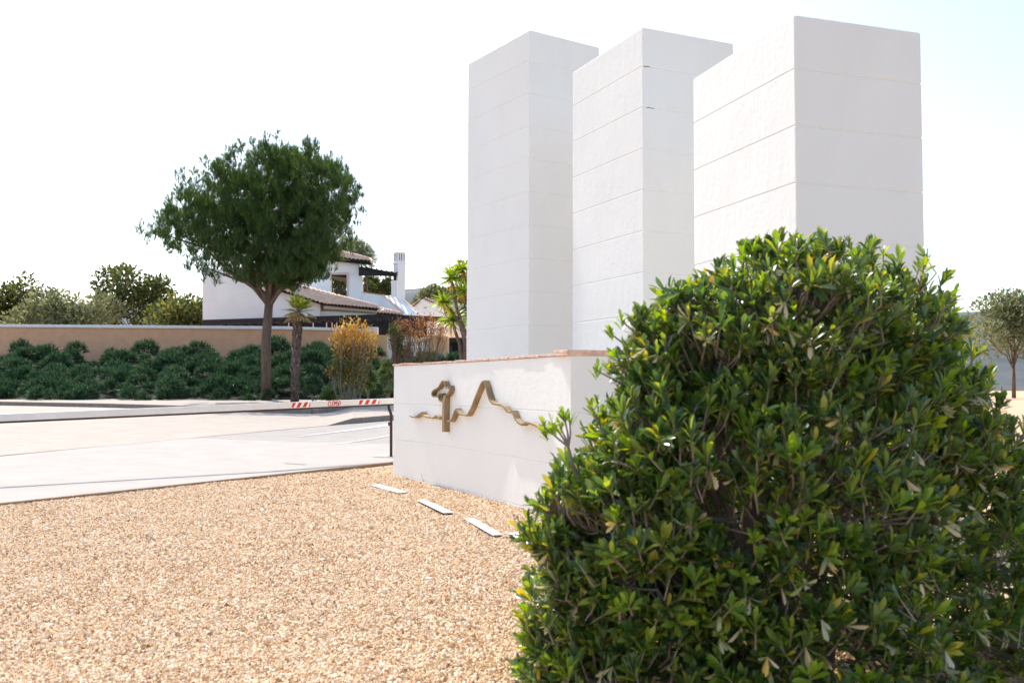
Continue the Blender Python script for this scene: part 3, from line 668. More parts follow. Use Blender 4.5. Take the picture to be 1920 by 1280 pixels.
gp = empty('gate_pillar', gat(824, 47), 'orange gate pillar with a pale arched niche behind the bare bush', 'pillar')
mb = MB(); mb.px([(806, 628), (839.8, 630), (839.8, 700), (806, 700)], 47, .9); mb.build('pillar_body', M['orange'], gp, bevel=.02)
arch = [(819.8, 700), (819.8, 664)]+[(826.2-6.4*math.cos(t), 664-5*math.sin(t)) for t in np.linspace(.3, 2.84, 7)]+[(832.6, 664), (832.6, 700)]
mb = MB(); mb.px(arch, 46.95, .12); mb.build('niche_panel', M['doorgrey'], gp)
car = empty('carport', gat(870, 50), 'dark shaded carport opening beside the orange pillar', 'carport')
mb = MB(); mb.px([(840.5, 640), (960, 643), (960, 700), (840.5, 700)], 51.5, .2); mb.build('back_wall', M['shade'], car)  # carport shade painted as near-black wall and slab
mb = MB(); mb.px([(840.5, 648), (848, 648), (848, 680), (840.5, 680)], 51.2, .2); mb.build('side_door', M['carblue'], car)
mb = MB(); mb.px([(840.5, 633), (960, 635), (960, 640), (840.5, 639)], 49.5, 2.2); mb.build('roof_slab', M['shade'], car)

# neighbouring villas
def neighbour(poly, Y, th, roofpts, lab, wx=None):
    r_ = empty('white_cottage', gat(poly[0][0], Y), lab, 'house', 'white houses beyond the villa')
    mb = MB(); mb.px(poly, Y, th); mb.build('wall', M['house'], r_)
    for a, b, c, d in roofpts:
        tile_roof('roof', at(*a), at(*b), at(*c), at(*d), 10, 4, parent=r_)
    if wx: mb = MB(); mb.px(wx, Y-.05, .04); mb.build('vent', M['kerb'], r_)
neighbour([(772, 576), (786, 563.5), (796, 560), (818, 566), (834, 575), (834, 625), (772, 625)], 85, 8, [((771, 576.5, 84.8), (787, 563, 84.8), (772, 574, 93), (788, 561, 93)), ((796, 560, 84.8), (835, 575, 84.8), (797, 558, 93), (836, 573, 93))], 'white gabled house with a small vent left of the spiky yuccas', [(795, 576.5), (800, 575.5), (800, 577), (795, 578)])
neighbour([(836, 577), (845, 562), (855, 558), (868, 568), (890, 574), (890, 625), (836, 625)], 80, 6, [((832, 586, 78.5), (875, 586, 78.5), (836, 577, 80.2), (875, 577, 80.2))], 'white gabled house behind the spiky yuccas, with a pink tiled lean-to')

# ------------------------------------------------------------ foliage helpers
def norm(a): return a/(np.linalg.norm(a, axis=-1, keepdims=True)+1e-9)
def scatter(name, tmpl, P, D, L, mt, parent, Wd=1.0, smooth=False, twist=True, upn=None):
    tv, tf = np.array(tmpl[0], float), np.array(tmpl[1], int)
    D = norm(D); n = len(P); ref = rng.normal(size=(n, 3)) if upn is None else np.asarray(upn)+rng.normal(size=(n, 3))*.25
    Sx = norm(np.cross(D, ref)); Nn = np.cross(Sx, D)
    L = np.broadcast_to(np.asarray(L, float), (n,))[:, None, None]; Wd = np.broadcast_to(np.asarray(Wd, float), (n,))[:, None, None]
    V = P[:, None, :]+L*(tv[None, :, 0:1]*D[:, None, :]+Wd*tv[None, :, 1:2]*Sx[:, None, :]+tv[None, :, 2:3]*Nn[:, None, :])
    k = len(tv); Fq = (tf[None]+(np.arange(n)*k)[:, None, None]).reshape(-1, tf.shape[1])
    return npmesh(name, V.reshape(-1, 3), Fq, mt, parent, smooth)
def leaf_t():
    st = [(0, .02, 0), (.25, .075, -.01), (.55, .15, -.02), (.82, .155, -.05), (1.0, .03, -.11)]; v = []
    for u, w_, z in st: w_ *= .82; v += [(u, -w_, z+.35*w_), (u, 0, z), (u, w_, z+.35*w_)]
    f = []
    for i in range(4): f += [(3*i, 3*i+1, 3*i+4, 3*i+3), (3*i+1, 3*i+2, 3*i+5, 3*i+4)]
    return v, f
LEAF = leaf_t()
SMALL = ([(0, 0, 0), (.5, .24, .04), (1, 0, -.05), (.5, -.24, .04)], [(0, 1, 2, 3)])
NEEDLE = ([(0, .022, 0), (0, -.022, 0), (1, 0, 0)], [(0, 1, 2)])
BLADE = ([(0, .035, 0), (0, -.035, 0), (.45, .05, .02), (.45, -.05, .02), (.8, .032, -.05), (.8, -.032, -.05), (1, .004, -.14), (1, -.004, -.14)], [(0, 1, 3, 2), (2, 3, 5, 4), (4, 5, 7, 6)])
def unit(n): return norm(rng.normal(size=(n, 3)))
def clumps_px(cl, Y, dz=.6, jitter=.35):
    out = []
    for x, y, r_ in cl:
        Yj = Y+rng.uniform(-1, 1)*jitter*r_*Y/FPX*2; out.append((at(x, y, Yj), r_*Yj/FPX))
    return out
def pine_crown(name, cl, per, mt, parent, L=(.22, .38), needles=12, upb=.9, spread=.5, flat=1.0):
    P, D = [], []
    for c, r_ in cl:
        n = max(8, int(per*r_*r_)); u = unit(n); rr = r_*rng.random(n)**.4
        p = c+u*rr[:, None]*np.array([1, 1, flat]); d = norm(u*.8+np.array([0, 0, upb])+rng.normal(size=(n, 3))*.25)
        P.append(p); D.append(d)
    P = np.concatenate(P); D = np.concatenate(D); n = len(P)
    Pn = np.repeat(P, needles, 0); Dn = norm(np.repeat(D, needles, 0)+rng.normal(size=(n*needles, 3))*spread)
    Pn = Pn+np.repeat(D, needles, 0)*rng.uniform(0, .25, (n*needles, 1))*L[1]
    return scatter(name, NEEDLE, Pn, Dn, rng.uniform(*L, n*needles), mt, parent, Wd=1.0), P
def branches(name, base, tips, mt, parent, r0, hub=None, n=5, thin=.25):
    mb = MB(); base = np.array(base, float); hub = np.array(hub, float) if hub is not None else base+[0, 0, 1]
    mid = (base+hub)/2+np.array([rnd.uniform(-1, 1), rnd.uniform(-1, 1), 0])*r0
    mb.tube([base, mid, hub], [r0*1.15, r0, r0*.8], 9)
    for t in tips:
        t = np.array(t, float); b = hub-(hub-base)*rnd.uniform(0, .25); m1_ = b+(t-b)*.35+np.array([rnd.uniform(-1, 1), rnd.uniform(-1, 1), rnd.uniform(.0, 1.0)])*np.linalg.norm(t-b)*.1; m2_ = b+(t-b)*.72+np.array([rnd.uniform(-1, 1), rnd.uniform(-1, 1), rnd.uniform(-.2, .6)])*np.linalg.norm(t-b)*.07
        rr = r0*rnd.uniform(.3, .5); mb.tube([b, m1_, m2_, t], [rr, rr*.75, rr*.5, rr*thin], 6)
    return mb.build(name, mt, parent, smooth=True)

# big Aleppo pine on the left
pine = empty('pine_tree', gat(500, 40), 'large dark green pine tree rising in front of the white villa', 'tree')
cl0 = [(535, 290, 30), (560, 305, 32), (592, 292, 24), (612, 325, 28), (640, 322, 20), (650, 345, 24), (664, 352, 12), (665, 378, 10), (645, 385, 24), (610, 370, 38), (570, 350, 40), (530, 340, 45), (535, 400, 50), (585, 415, 42), (622, 420, 26), (640, 408, 16), (545, 455, 46), (595, 455, 34), (622, 462, 20), (650, 432, 8), (643, 455, 9), (600, 490, 20), (615, 478, 14), (558, 500, 28), (540, 515, 20), (580, 518, 11), (606, 512, 8), (548, 500, 30), (578, 497, 25), (537, 524, 12), (500, 300, 34), (470, 330, 40), (430, 370, 45), (480, 380, 50), (440, 430, 48), (490, 450, 50), (405, 410, 34), (420, 470, 34), (470, 500, 34), (515, 505, 26), (370, 400, 34), (340, 420, 30), (380, 360, 32), (360, 445, 26), (310, 440, 20), (420, 330, 26), (395, 505, 18)]
tuf = []
for x, y, r_ in cl0:                     # break every limb end into small upright shoots
    k = max(4, int(r_*r_/25))
    for _ in range(k):
        a = rnd.uniform(0, 6.283); q = r_*rnd.random()**.5*.95; tuf.append((x-4+q*math.cos(a), y+9+q*math.sin(a)*.95, rnd.uniform(3.5, 7.5)))
cl = clumps_px(tuf, 40, jitter=0); PR = []
big = clumps_px(cl0, 40, jitter=.5)
cl = [(np.array([c[0]*1.0, c[1]+rnd.uniform(-1, 1)*2.2, c[2]]), r_) for c, r_ in cl]
pine_crown('crown', cl, 760, M['pine'], pine, (.16, .36), 19, 1.6, .30, 2.1)
cl = big
branches('trunk', gat(500, 40), [c for c, _ in cl], M['bark'], pine, .2, hub=at(508, 520, 40))
# paler pines behind the house
for cl_, bx, Y, lab in (([(648, 462, 14), (664, 464, 16), (676, 468, 15), (690, 476, 12), (697, 486, 10), (640, 478, 18), (670, 485, 18), (690, 495, 12), (640, 450, 10)], 668, 70, 'pale green pine top showing above the upper tiled roof'),
                    ([(700, 530, 14), (690, 540, 14), (715, 542, 14), (730, 548, 14), (705, 550, 16), (722, 532, 8), (690, 524, 8), (728, 526, 6)], 708, 78, 'olive tree seen through the terrace opening below the black pergola')):
    t_ = empty('pine_tree' if Y == 70 else 'olive_tree', gat(bx, Y), lab, 'tree')
    cc_ = clumps_px(cl_, Y, jitter=.6)
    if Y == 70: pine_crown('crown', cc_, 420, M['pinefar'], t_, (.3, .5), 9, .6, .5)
    else:
        P = np.concatenate([c+unit(int(1500*r_))*(r_*rng.random((int(1500*r_), 1))**.5) for c, r_ in cc_]); scatter('crown', SMALL, P, unit(len(P)), rng.uniform(.14, .30, len(P)), M['darkolive'], t_)
    branches('trunk', gat(bx, Y), [c for c, _ in cc_], M['bark'], t_, .16, hub=at(bx, 590, Y))
def leafy_tree(name, cl, Y, bx, mt, lab, cat='tree', dens=300, size=(.12, .24), r0=.12, bark='bark', huby=600, group=None, base=None, jitter=.6, lab_leaf='crown'):
    t_ = empty(name, base if base is not None else gat(bx, Y), lab, cat, group); cc_ = clumps_px(cl, Y, jitter=jitter)
    P, D = [], []
    for c, r_ in cc_:
        n = max(20, int(dens*r_**1.6)); u = unit(n); P.append(c+u*(r_*rng.random((n, 1))**.4)); D.append(norm(u+[0, 0, .4]+rng.normal(size=(n, 3))*.6))
    P = np.concatenate(P); D = np.concatenate(D)
    scatter(lab_leaf, SMALL, P, D, rng.uniform(*size, len(P)), mt, t_)
    branches('trunk', t_.location[:], [c for c, _ in cc_], M[bark], t_, r0, hub=at(bx, huby, Y)); return t_
leafy_tree('olive_tree', [(628, 528, 12), (640, 540, 14), (625, 548, 14), (640, 556, 12), (633, 520, 8), (647, 525, 8)], 66, 633, M['darkolive'], 'olive tree seen through the open porch of the villa', huby=580, dens=1300, size=(.12, .3))
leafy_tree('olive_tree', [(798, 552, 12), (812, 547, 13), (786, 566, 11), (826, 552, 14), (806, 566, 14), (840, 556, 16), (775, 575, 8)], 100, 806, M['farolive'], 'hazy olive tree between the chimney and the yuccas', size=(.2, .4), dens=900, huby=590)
leafy_tree('olive_tree', [(860, 512, 12), (868, 500, 8), (870, 535, 18), (858, 550, 14), (872, 570, 16), (870, 600, 14), (890, 560, 25), (895, 520, 20)], 36, 885, M['olive'], 'yellowish olive tree at the edge of the tallest tower', huby=640, r0=.06, dens=900)
# trees outside the left edge that carry the garden on
labs = ['low rounded olive tree just left of the big pine', 'tall dark tree second to the left of the pine', 'broad pale olive tree in the middle of the left tree row', 'dark bushy tree with a leaning crown near the left edge', 'pale olive tree at the far left edge']
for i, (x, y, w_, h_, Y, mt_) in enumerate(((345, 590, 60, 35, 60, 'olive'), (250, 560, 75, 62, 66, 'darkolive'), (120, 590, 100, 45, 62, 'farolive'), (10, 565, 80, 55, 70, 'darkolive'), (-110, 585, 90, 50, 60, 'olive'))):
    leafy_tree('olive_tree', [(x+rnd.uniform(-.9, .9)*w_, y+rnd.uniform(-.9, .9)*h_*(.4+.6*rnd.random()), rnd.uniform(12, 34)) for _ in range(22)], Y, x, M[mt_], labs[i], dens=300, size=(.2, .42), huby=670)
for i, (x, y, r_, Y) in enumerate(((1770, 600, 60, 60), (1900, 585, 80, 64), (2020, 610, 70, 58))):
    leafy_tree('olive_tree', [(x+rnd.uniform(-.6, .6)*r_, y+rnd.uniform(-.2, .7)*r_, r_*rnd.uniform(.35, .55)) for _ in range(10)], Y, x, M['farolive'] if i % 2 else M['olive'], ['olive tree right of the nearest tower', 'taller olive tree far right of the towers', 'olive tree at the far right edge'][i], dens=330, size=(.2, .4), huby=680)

# yuccas
yroot = empty('yucca', gat(872, 31), 'multi headed yucca with spiky yellow green rosettes on bare stems', 'yucca')
ROS = [(847, 522, 27), (832, 566, 24), (848, 600, 29), (868, 505, 20), (870, 548, 20)]
stemb = gat(874, 31); mb = MB()
stems = [[(876, 690), (862, 645), (853, 620), (848, 600)], [(878, 690), (870, 620), (856, 575), (848, 525)], [(878, 660), (862, 605), (846, 582), (832, 566)], [(880, 690), (880, 600), (876, 540), (868, 508)], [(880, 690), (884, 620), (878, 575), (870, 548)]]
for k, st in enumerate(stems):
    pts = [at(x, y, 31+.25*math.sin(k*2+i)) for i, (x, y) in enumerate(st)]; pts[0] = np.array([pts[0][0], pts[0][1], gz(31)]) if st[0][1] > 680 else pts[0]
    mb.tube(pts, [.075, .06, .05, .04], 8)
mb.build('stem', M['palmtrunk'], yroot, smooth=True)
for k, (x, y, r_) in enumerate(ROS):
    c = at(x, y, 31+.25*math.sin(k*2+3)); n = 150; d = unit(n); d[:, 2] = np.abs(d[:, 2])*1.1-.4; L = r_*31/FPX*rng.uniform(.9, 1.45, n)
    scatter('leaf_rosette', BLADE, np.repeat(c[None], n, 0)+rng.normal(size=(n, 3))*.02, d, L, M['yucca'], yroot, upn=np.array([0, 0, 1.]), Wd=.9)
    n = 14; d = unit(n); d[:, 2] = -np.abs(d[:, 2])-.3
    scatter('dry_skirt', BLADE, np.repeat(c[None], n, 0)-[0, 0, .05], d, L[:n]*.8, M['yuccaold'], yroot, Wd=.8)

# palm
palm = empty('fan_palm', gat(553, 36), 'small fan palm with a shaggy brown trunk in front of the ochre wall', 'palm')
base = G(553, 752); Yp = 36; base = np.array([at(553, 752, Yp)[0], Yp, gz(Yp)])
pp = [np.array([at(553, 754, Yp)[0], Yp, gz(Yp)-.1]), at(553.5, 720, Yp), at(554.5, 680, Yp), at(556.5, 645, Yp), at(558, 615, Yp), at(559, 594, Yp)]
mb = MB(); mb.tube(pp, [.155, .15, .175, .16, .14, .11], 14); tk = mb.build('trunk', M['palmtrunk'], palm, smooth=True)
# fibrous leaf-base stubs
n = 620; tt = rng.random(n)*(len(pp)-1.001); i0 = tt.astype(int); fr = (tt-i0)[:, None]; A_ = np.array(pp); cpos = A_[i0]*(1-fr)+A_[i0+1]*fr; an = rng.random(n)*6.283
od = np.stack([np.cos(an), np.sin(an), np.zeros(n)], 1)
scatter('leaf_base', SMALL, cpos+od*.125, norm(od*.5+[0, 0, 1]), rng.uniform(.10, .22, n), leafmat('palm_fibre', [(0, (.07, .045, .03)), (.7, (.20, .13, .09)), (1, (.42, .34, .27))], .9, .05), tk, Wd=.9, upn=od)
hd = at(559.5, 585, Yp); mbp = MB(); PP, DD, LL, old = [], [], [], []
nf_ = 38
for k in range(nf_):
    az = k*2.4; el = rnd.choice([1.1, .8, .5, .2, -.1, -.5]) if k > 4 else 1.3
    d = np.array([math.cos(az)*math.cos(el), math.sin(az)*math.cos(el), math.sin(el)]); Lp = rnd.uniform(.24, .40); fc = hd+d*Lp
    mbp.tube([hd, hd+d*Lp*.5+[0, 0, .02], fc], .012, 5)
    s_ = np.cross(d, [0, 0, 1.]); s_ /= np.linalg.norm(s_); u_ = np.cross(s_, d)
    for j in range(19):
        a = (j-9)/9*1.75; dd_ = d*math.cos(a)+s_*math.sin(a)+u_*.12-np.array([0, 0, .12])
        PP.append(fc); DD.append(dd_); LL.append(rnd.uniform(.34, .46)*(1-.15*abs(a))); old.append(el < 0)
PP, DD, LL, old = map(np.array, (PP, DD, LL, old))
mbp.build('petiole', M['twig'], palm)
scatter('fan_leaves', BLADE, PP[~old], DD[~old], LL[~old], M['palm'], palm, Wd=.9, upn=np.array([0, 0, 1.]))
scatter('dry_leaves', BLADE, PP[old], DD[old]-[0, 0, .4], LL[old], M['palmold'], palm, Wd=.9, upn=np.array([0, 0, 1.]))

# yellow shrub
def stemmy(name, lab, Y, bx, by, cl, top_m, low_m, ysplit, nst, dens, size, stem_m, cat='shrub', r=.012, bare=.0, tubes=4):
    root = empty(name, gat(bx, Y), lab, cat); cc_ = clumps_px(cl, Y, jitter=.8); mb = MB(); gb = gat(bx, Y)
    P, D = [], []; w_ = np.array([r_ for _, r_ in cc_])**1.6; w_ /= w_.sum()
    limbs_ = []
    for c, r_ in cc_:
        b = gb+np.array([rnd.uniform(-.3, .3), rnd.uniform(-.3, .3), 0]); q1 = b+(c-b)*[.55, .55, .35]+[rnd.uniform(-.1, .1), 0, 0]; q2 = b+(c-b)*[.85, .85, .75]+[rnd.uniform(-.12, .12), 0, 0]
        mb.tube([b, q1, q2, c], [r*2.4, r*1.9, r*1.4, r], 5, False); limbs_.append((q1, q2, c, r_))
    for k in range(nst):
        q1, q2, c, r_ = limbs_[rng.choice(len(cc_), p=w_)]; tip = c+unit(1)[0]*r_*1.05*rng.random()**.35
        t_ = rnd.random(); b = q1+(q2-q1)*(t_*2) if t_ < .5 else q2+(c-q2)*(t_*2-1)
        tip = tip+np.array([0, 0, .08]); m2_ = (b+tip)/2+np.array([rnd.uniform(-.08, .08), rnd.uniform(-.08, .08), rnd.uniform(-.12, .02)])
        mb.tube([b, m2_, tip], [r*.9, r*.6, r*.3], 4, False)
        if rnd.random() > bare:
            n = dens; f = 1-rng.random((n, 1))**1.5*.3; p = m2_+(tip-m2_)*(f*1.6-.6)+rng.normal(size=(n, 3))*size[1]*.5; P.append(p); D.append(norm(norm(tip-m2_)+unit(n)*.9+[0, 0, .3]))
    mb.build('stems', stem_m, root)
    P = np.concatenate(P); D = np.concatenate(D); zs = at(bx, ysplit, Y)[2]; up = P[:, 2]+rng.normal(size=len(P))*.25 > zs; L = rng.uniform(*size, len(P))
    scatter('upper_leaves', SMALL, P[up], D[up], L[up], top_m, root, Wd=.9)
    if (~up).sum(): scatter('lower_leaves', SMALL, P[~up], D[~up], L[~up], low_m, root, Wd=.9)
    return root
stemmy('yellow_shrub', 'tall shrub with yellow and orange leaf tips on bare grey stems', 34, 662, 735, [(660, 618, 18), (640, 632, 17), (682, 626, 18), (634, 655, 12), (655, 645, 22), (685, 650, 18), (698, 640, 8), (640, 672, 14), (665, 672, 20), (690, 672, 10), (630, 690, 10), (626, 698, 9), (650, 695, 14), (672, 695, 14), (636, 704, 8), (655, 712, 14), (645, 718, 9), (678, 715, 11), (664, 690, 16)], M['yellow'], M['yellowgreen'], 658, 300, 16, (.08, .16), M['twig'], r=.008)
stemmy('bare_shrub', 'twiggy rust brown shrub with a few yellow leaves in front of the orange pillar', 37, 790, 690, [(745, 610, 14), (742, 635, 13), (765, 610, 20), (790, 605, 20), (812, 608, 18), (830, 605, 12), (770, 635, 20), (800, 632, 22), (825, 628, 12), (835, 640, 8), (760, 655, 14), (785, 655, 12), (740, 648, 8)], M['rust'], M['yellowgreen'], 640, 360, 7, (.05, .12), M['rusttwig'], bare=.2, r=.007)
stemmy('bare_shrub', 'small green leaved shrub on the left side of the rust brown shrub', 36.5, 743, 690, [(740, 622, 10), (745, 635, 10), (738, 645, 9), (746, 655, 9)], M['olive'], M['olive'], 640, 60, 16, (.08, .14), M['rusttwig'])

# junipers: the dark mass is one ground cover, the paler mounds are single bushes
def juniper(cl, mt, root_or_name, per=900, L=(.10, .2), parent=None, upb=.35, Y=39):
    P, D = [], []
    for c, r_ in cl:
        n = int(per*r_*r_)+20; u = unit(n); u[:, 1] = -np.abs(u[:, 1])*.9+.1; u[:, 2] = np.abs(u[:, 2]); u = norm(u); P.append(c+u*r_*(rng.random((n, 1))**.25)*[1, 1, 1]); D.append(norm(u+[0, 0, upb]+rng.normal(size=(n, 3))*.3))
    P = np.concatenate(P); D = np.concatenate(D); k = 8; n = len(P)
    Pn = np.repeat(P, k, 0)+np.repeat(D, k, 0)*rng.uniform(-.02, .12, (n*k, 1)); Dn = norm(np.repeat(D, k, 0)+rng.normal(size=(n*k, 3))*.42-[0, 0, .12])
    return scatter(root_or_name, NEEDLE, Pn, Dn, rng.uniform(*L, n*k), mt, parent, Wd=3.2)
cl = []
for _ in range(330):
    t = rnd.random(); xx = rnd.uniform(-140, 865); yy = 662+t*88+(6 if xx > 740 else 0); YY = 47-t*7.4
    cl.append((at(xx, yy+rnd.uniform(-5, 7), YY), rnd.choice([9, 13, 18, 24])*rnd.uniform(.8, 1.15)*YY/FPX))
jb = juniper(cl, M['juniper'], 'juniper_ground_cover', 560, (.12, .26)); tag(jb, 'dense dark green juniper mass filling the bed before the garden wall', 'ground cover', kind='stuff')
bank = MB()
bx0, bx1 = at(-120, 700, 44)[0]-4, at(900, 700, 44)[0]
bank.add([(bx0, 39.2, .5), (bx1, 39.2, .5), (bx1, 42, 1.0), (bx0, 42, 1.0), (bx1, 46.5, 2.2), (bx0, 46.5, 2.2), (bx1, 49.3, 2.6), (bx0, 49.3, 2.6), (bx1, 49.3, .2), (bx0, 49.3, .2)], [(0, 1, 2, 3), (3, 2, 4, 5), (5, 4, 6, 7), (7, 6, 8, 9), (0, 3, 5, 7, 9), (1, 8, 6, 4, 2)])
tag(bank.build('planting_bank', mat('dark_planting_soil', (.012, .02, .012), (.03, .04, .022), 4, 1)), 'dark soil bank under the junipers', kind='structure')
for lab, cl_, Y in (('pale green upright juniper bush left of the wall, taller of two', [(664, 722, 9), (668, 735, 11), (664, 712, 5), (676, 742, 9)], 38.2),
                ('low pale juniper mound behind the barrier, right of the lettering', [(655, 748, 9), (648, 750, 7)], 37.6),
                ('low feathery juniper mound behind the barrier lettering', [(618, 742, 9), (612, 750, 9), (624, 752, 8)], 38.0),
                ('conical grey green juniper below the yellow shrub', [(690, 692, 6), (690, 705, 10), (694, 718, 13), (688, 730, 12)], 38.8),
                ('bright green juniper beside the left end of the white wall', [(728, 690, 9), (722, 702, 9), (732, 712, 9), (718, 716, 7), (732, 738, 8)], 38.4),
                ('dark green juniper bush right of the palm trunk', [(588, 722, 12), (582, 738, 12), (596, 742, 9)], 38.6)):
    cc_ = [(at(x, y, Y+.3*rnd.random()), r_*Y/FPX) for x, y, r_ in cl_]; b0 = gat(cl_[0][0], Y)
    rt = empty('juniper_bush', b0, lab, 'bush', 'single juniper bushes in front of the dark mass')
    juniper(cc_, M['juniper'] if 'dark' in lab else M['juniperlight'], 'foliage', 2300, (.08, .17), rt, .8)
    mb = MB()
    for c, _ in cc_: mb.tube([b0, (b0+c)/2+[0, .05, 0], c], [.03, .02, .01], 5)
    mb.build('stem', M['twig'], rt)

# ------------------------------------------------------------ foreground bush
bush = empty('evergreen_bush', (1.15, 4.2, 0), 'big glossy green bush with dry yellowish leaves in the right foreground', 'bush')
BL = [(1465, 665, 200, 4.0), (1338, 702, 140, 3.9), (1232, 670, 68, 3.85), (1204, 620, 22, 3.85), (1206, 738, 42, 3.8), (1056, 945, 42, 3.7), (1020, 1003, 36, 3.7), (1000, 1170, 36, 3.75), (1290, 860, 176, 3.8), (1170, 890, 78, 3.75), (1210, 1010, 175, 3.75), (1090, 960, 65, 3.7), (1050, 990, 48, 3.7), (1130, 1120, 125, 3.75), (1060, 1100, 60, 3.7), (1180, 1260, 180, 3.8), (1040, 1215, 60, 3.75), (1420, 950, 330, 4.1), (1450, 1200, 360, 4.2), (1600, 820, 250, 4.4), (1640, 1050, 330, 4.6), (1425, 508, 42, 4.0), (1480, 505, 70, 4.1), (1590, 650, 190, 4.3), (1270, 560, 26, 3.9)]
cl = [(at(x, y, Y), r_*Y/FPX) for x, y, r_, Y in BL]
CC = np.array([c for c, _ in cl]); RD = np.array([r_ for _, r_ in cl])
def depth_in(P): return (RD[None]-np.linalg.norm(P[:, None, :]-CC[None], axis=2)).max(1)
pts = []
for c, r_ in cl:
    n = int(330*4*math.pi*r_*r_)+30; u = unit(n); pts.append(c+u*r_*rng.uniform(.78, 1.03, (n, 1)))
P = np.concatenate(pts); dp = depth_in(P); P = P[(dp < .17) & (P[:, 2] > .03)]; P = P[rng.permutation(len(P))]
# thin to a minimum spacing
cell = .052; seen = {}; keep = []
for i, p in enumerate(P):
    k = tuple((p/cell).astype(int))
    if k in seen: continue
    seen[k] = 1; keep.append(i)
P = P[keep]
e = 1e-2; gr = np.stack([depth_in(P+np.eye(3)[i]*e)-depth_in(P-np.eye(3)[i]*e) for i in range(3)], 1); ON = norm(-gr)
SD = norm(ON*.7+np.array([0, 0, .85])+rng.normal(size=P.shape)*.34)
P = P+ON*(.055*np.sin(P[:, 0:1]*19+3*np.sin(P[:, 2:3]*13))*np.sin(P[:, 2:3]*17+2*np.sin(P[:, 1:2]*15))+rng.normal(size=(len(P), 1))*.018)
gap = np.sin(P[:, 0]*11+2*np.sin(P[:, 2]*7))*np.sin(P[:, 2]*12+1.5*np.sin(P[:, 1]*9+1))+rng.normal(size=len(P))*.22
kp_ = gap > -.52; P, SD, ON = P[kp_], SD[kp_], ON[kp_]; size_ = rng.uniform(.72, 1.35, len(P))
print('shoots', len(P))
def rosettes(P, SD, kmin, kmax, L, open_=.75, off=.05):
    k = rng.integers(kmin, kmax+1, len(P)); idx = np.repeat(np.arange(len(P)), k); n = len(idx)
    ang = rng.random(n)*6.283; ref = norm(np.cross(SD, [0.3, .2, 1.])); rf2 = np.cross(SD, ref)
    tilt = rng.uniform(.15, 1.15, n)*open_*1.25; rad = ref[idx]*np.cos(ang)[:, None]+rf2[idx]*np.sin(ang)[:, None]
    D = SD[idx]*np.cos(tilt)[:, None]+rad*np.sin(tilt)[:, None]
    Pp = P[idx]-SD[idx]*(tilt[:, None]*off); Ls = (L[idx] if hasattr(L, '__len__') else L)*rng.uniform(.72, 1.18, n); return Pp, D, Ls, -rad+SD[idx]*.3
young = rng.random(len(P)) < .28
for sel, nm, mt, (a, b), L in ((~young, 'foliage', M['leaf'], (11, 16), .068*size_[~young]), (young, 'young_foliage', M['youngleaf'], (9, 13), .062*size_[young])):
    Pp, D, Ls, UN = rosettes(P[sel], SD[sel], a, b, L); scatter(nm, LEAF, Pp, D, Ls, mt, bush, upn=UN*2, smooth=True, Wd=1.0)
# dry, drooping leaves under some of the shoots
sel = rng.choice(len(P), int(len(P)*.13), replace=False); Po = P[sel]-SD[sel]*.03+ON[sel]*.01; Dd = norm(ON[sel]*.8-np.array([0, 0, .9])+rng.normal(size=Po.shape)*.3)
Pp, D, Ls, UN = rosettes(Po, Dd, 2, 5, .07, .7, .0); scatter('dry_leaves', LEAF, Pp, D, Ls, M['oldleaf'], bush, upn=UN, smooth=True, Wd=.9)
# inner leaf mass, sparser
Pi = P-ON*rng.uniform(.10, .22, (len(P), 1)); Pi = Pi[Pi[:, 2] > .03]; Di = norm(unit(len(Pi))+[0, 0, .5])
Pi = Pi[::2]; Di = Di[::2]; Pp, D, Ls, UN = rosettes(Pi, Di, 5, 8, .06); scatter('inner_foliage', LEAF, Pp, D, Ls, M['leaf'], bush, upn=UN, smooth=True)
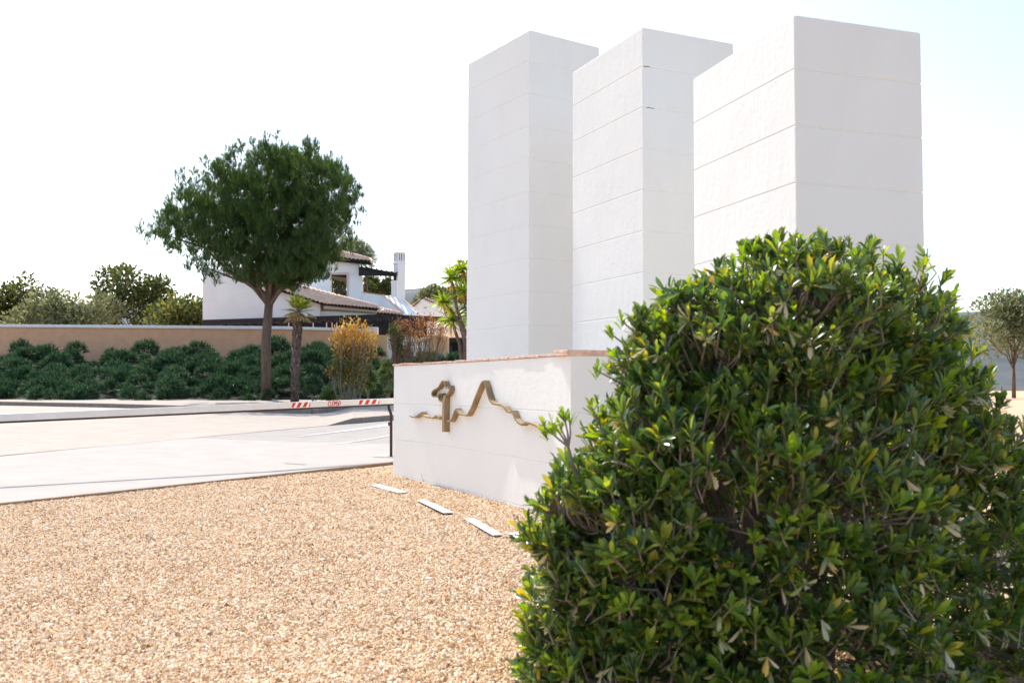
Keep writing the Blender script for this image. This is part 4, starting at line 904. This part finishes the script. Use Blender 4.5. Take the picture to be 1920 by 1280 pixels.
# branches
mb = MB(); roots = [np.array([.95+.5*rnd.random(), 3.9+.6*rnd.random(), 0]) for _ in range(7)]
limbs = []
for k in range(46):
    c, r_ = cl[rnd.randrange(len(cl))]; t_ = c+unit(1)[0]*r_*.55; t_[2] = max(t_[2], .15); b = roots[k % 7]
    m1_ = b+(t_-b)*.35+np.array([rnd.uniform(-.08, .08), rnd.uniform(-.08, .08), .12]); m2_ = b+(t_-b)*.7+np.array([rnd.uniform(-.07, .07), rnd.uniform(-.07, .07), .05])
    r0 = rnd.uniform(.012, .022); mb.tube([b, m1_, m2_, t_], [r0*1.4, r0, r0*.75, r0*.5], 7); limbs += [m1_, m2_, t_, (m1_+m2_)/2, (m2_+t_)/2]
limbs = np.array(limbs); mb.build('branches', M['twig'], bush, smooth=True)
mb = MB()
for i in range(0, len(P), 1):
    d = np.linalg.norm(limbs-P[i], axis=1); 
    if i % 2 and d.min() > .5: continue
    st = P[i]-SD[i]*.10; j = d.argmin(); q = limbs[j]; e_ = st-ON[i]*.08
    if i % 3 == 0: mb.tube([q, (q+e_)/2+[0, 0, -.02], e_, st, P[i]], [.006, .005, .004, .0035, .003], 4, False)
    else: mb.tube([e_, st, P[i]], [.004, .0035, .003], 4, False)
# the loose sprig standing out to the left
a0 = at(1085, 900, 3.7); sp_tips = [(1035, 792), (1058, 780), (1020, 800), (1068, 785), (1050, 800)]
tp = [at(x, y, 3.7+.02*i) for i, (x, y) in enumerate(sp_tips)]; hub = at(1066, 838, 3.7); mb.tube([a0, at(1072, 865, 3.7), hub], [.009, .008, .006], 6)
for t_ in tp: mb.tube([hub, (hub+t_)/2+[.005, 0, -.004], t_], [.005, .004, .003], 5)
tp2 = [at(1036, 915, 3.7), at(1022, 925, 3.72), at(995, 1000, 3.7), at(985, 1008, 3.7), at(978, 1165, 3.75), at(992, 1180, 3.75), at(985, 1250, 3.8), at(1040, 905, 3.7), at(1165, 600, 3.85), at(1145, 625, 3.85), at(1120, 695, 3.8), at(1140, 690, 3.8), at(1108, 760, 3.75)]
for t_ in tp2:
    q = limbs[np.linalg.norm(limbs-t_, axis=1).argmin()]; mb.tube([q, (q+t_)/2+[0, 0, -.03], t_], [.007, .005, .003], 5)
mb.build('twigs', M['twig'], bush, fix=False)
tp = np.array(tp+[t_-[0, 0, .02] for t_ in tp[:3]]+tp2); dsp = norm(np.array([[-.25, -.1, 1.]]*len(tp))+rng.normal(size=(len(tp), 3))*.15)
Pp, D, Ls, UN = rosettes(tp, dsp, 9, 12, .052, .6); scatter('sprig_leaves', LEAF, Pp, D, Ls, M['youngleaf'], bush, upn=UN*2, smooth=True)

# dry twig by the foot of the wall
tw = MB(); q = G(797, 906); tw.tube([q, q+[-.03, 0, .05], q+[-.05, 0, .11], q+[-.045, 0, .15]], [.003, .0025, .002, .001], 4)
tag(tw.build('dry_twig', M['twig']), 'thin dry twig sticking up from the gravel at the wall foot', 'twig')
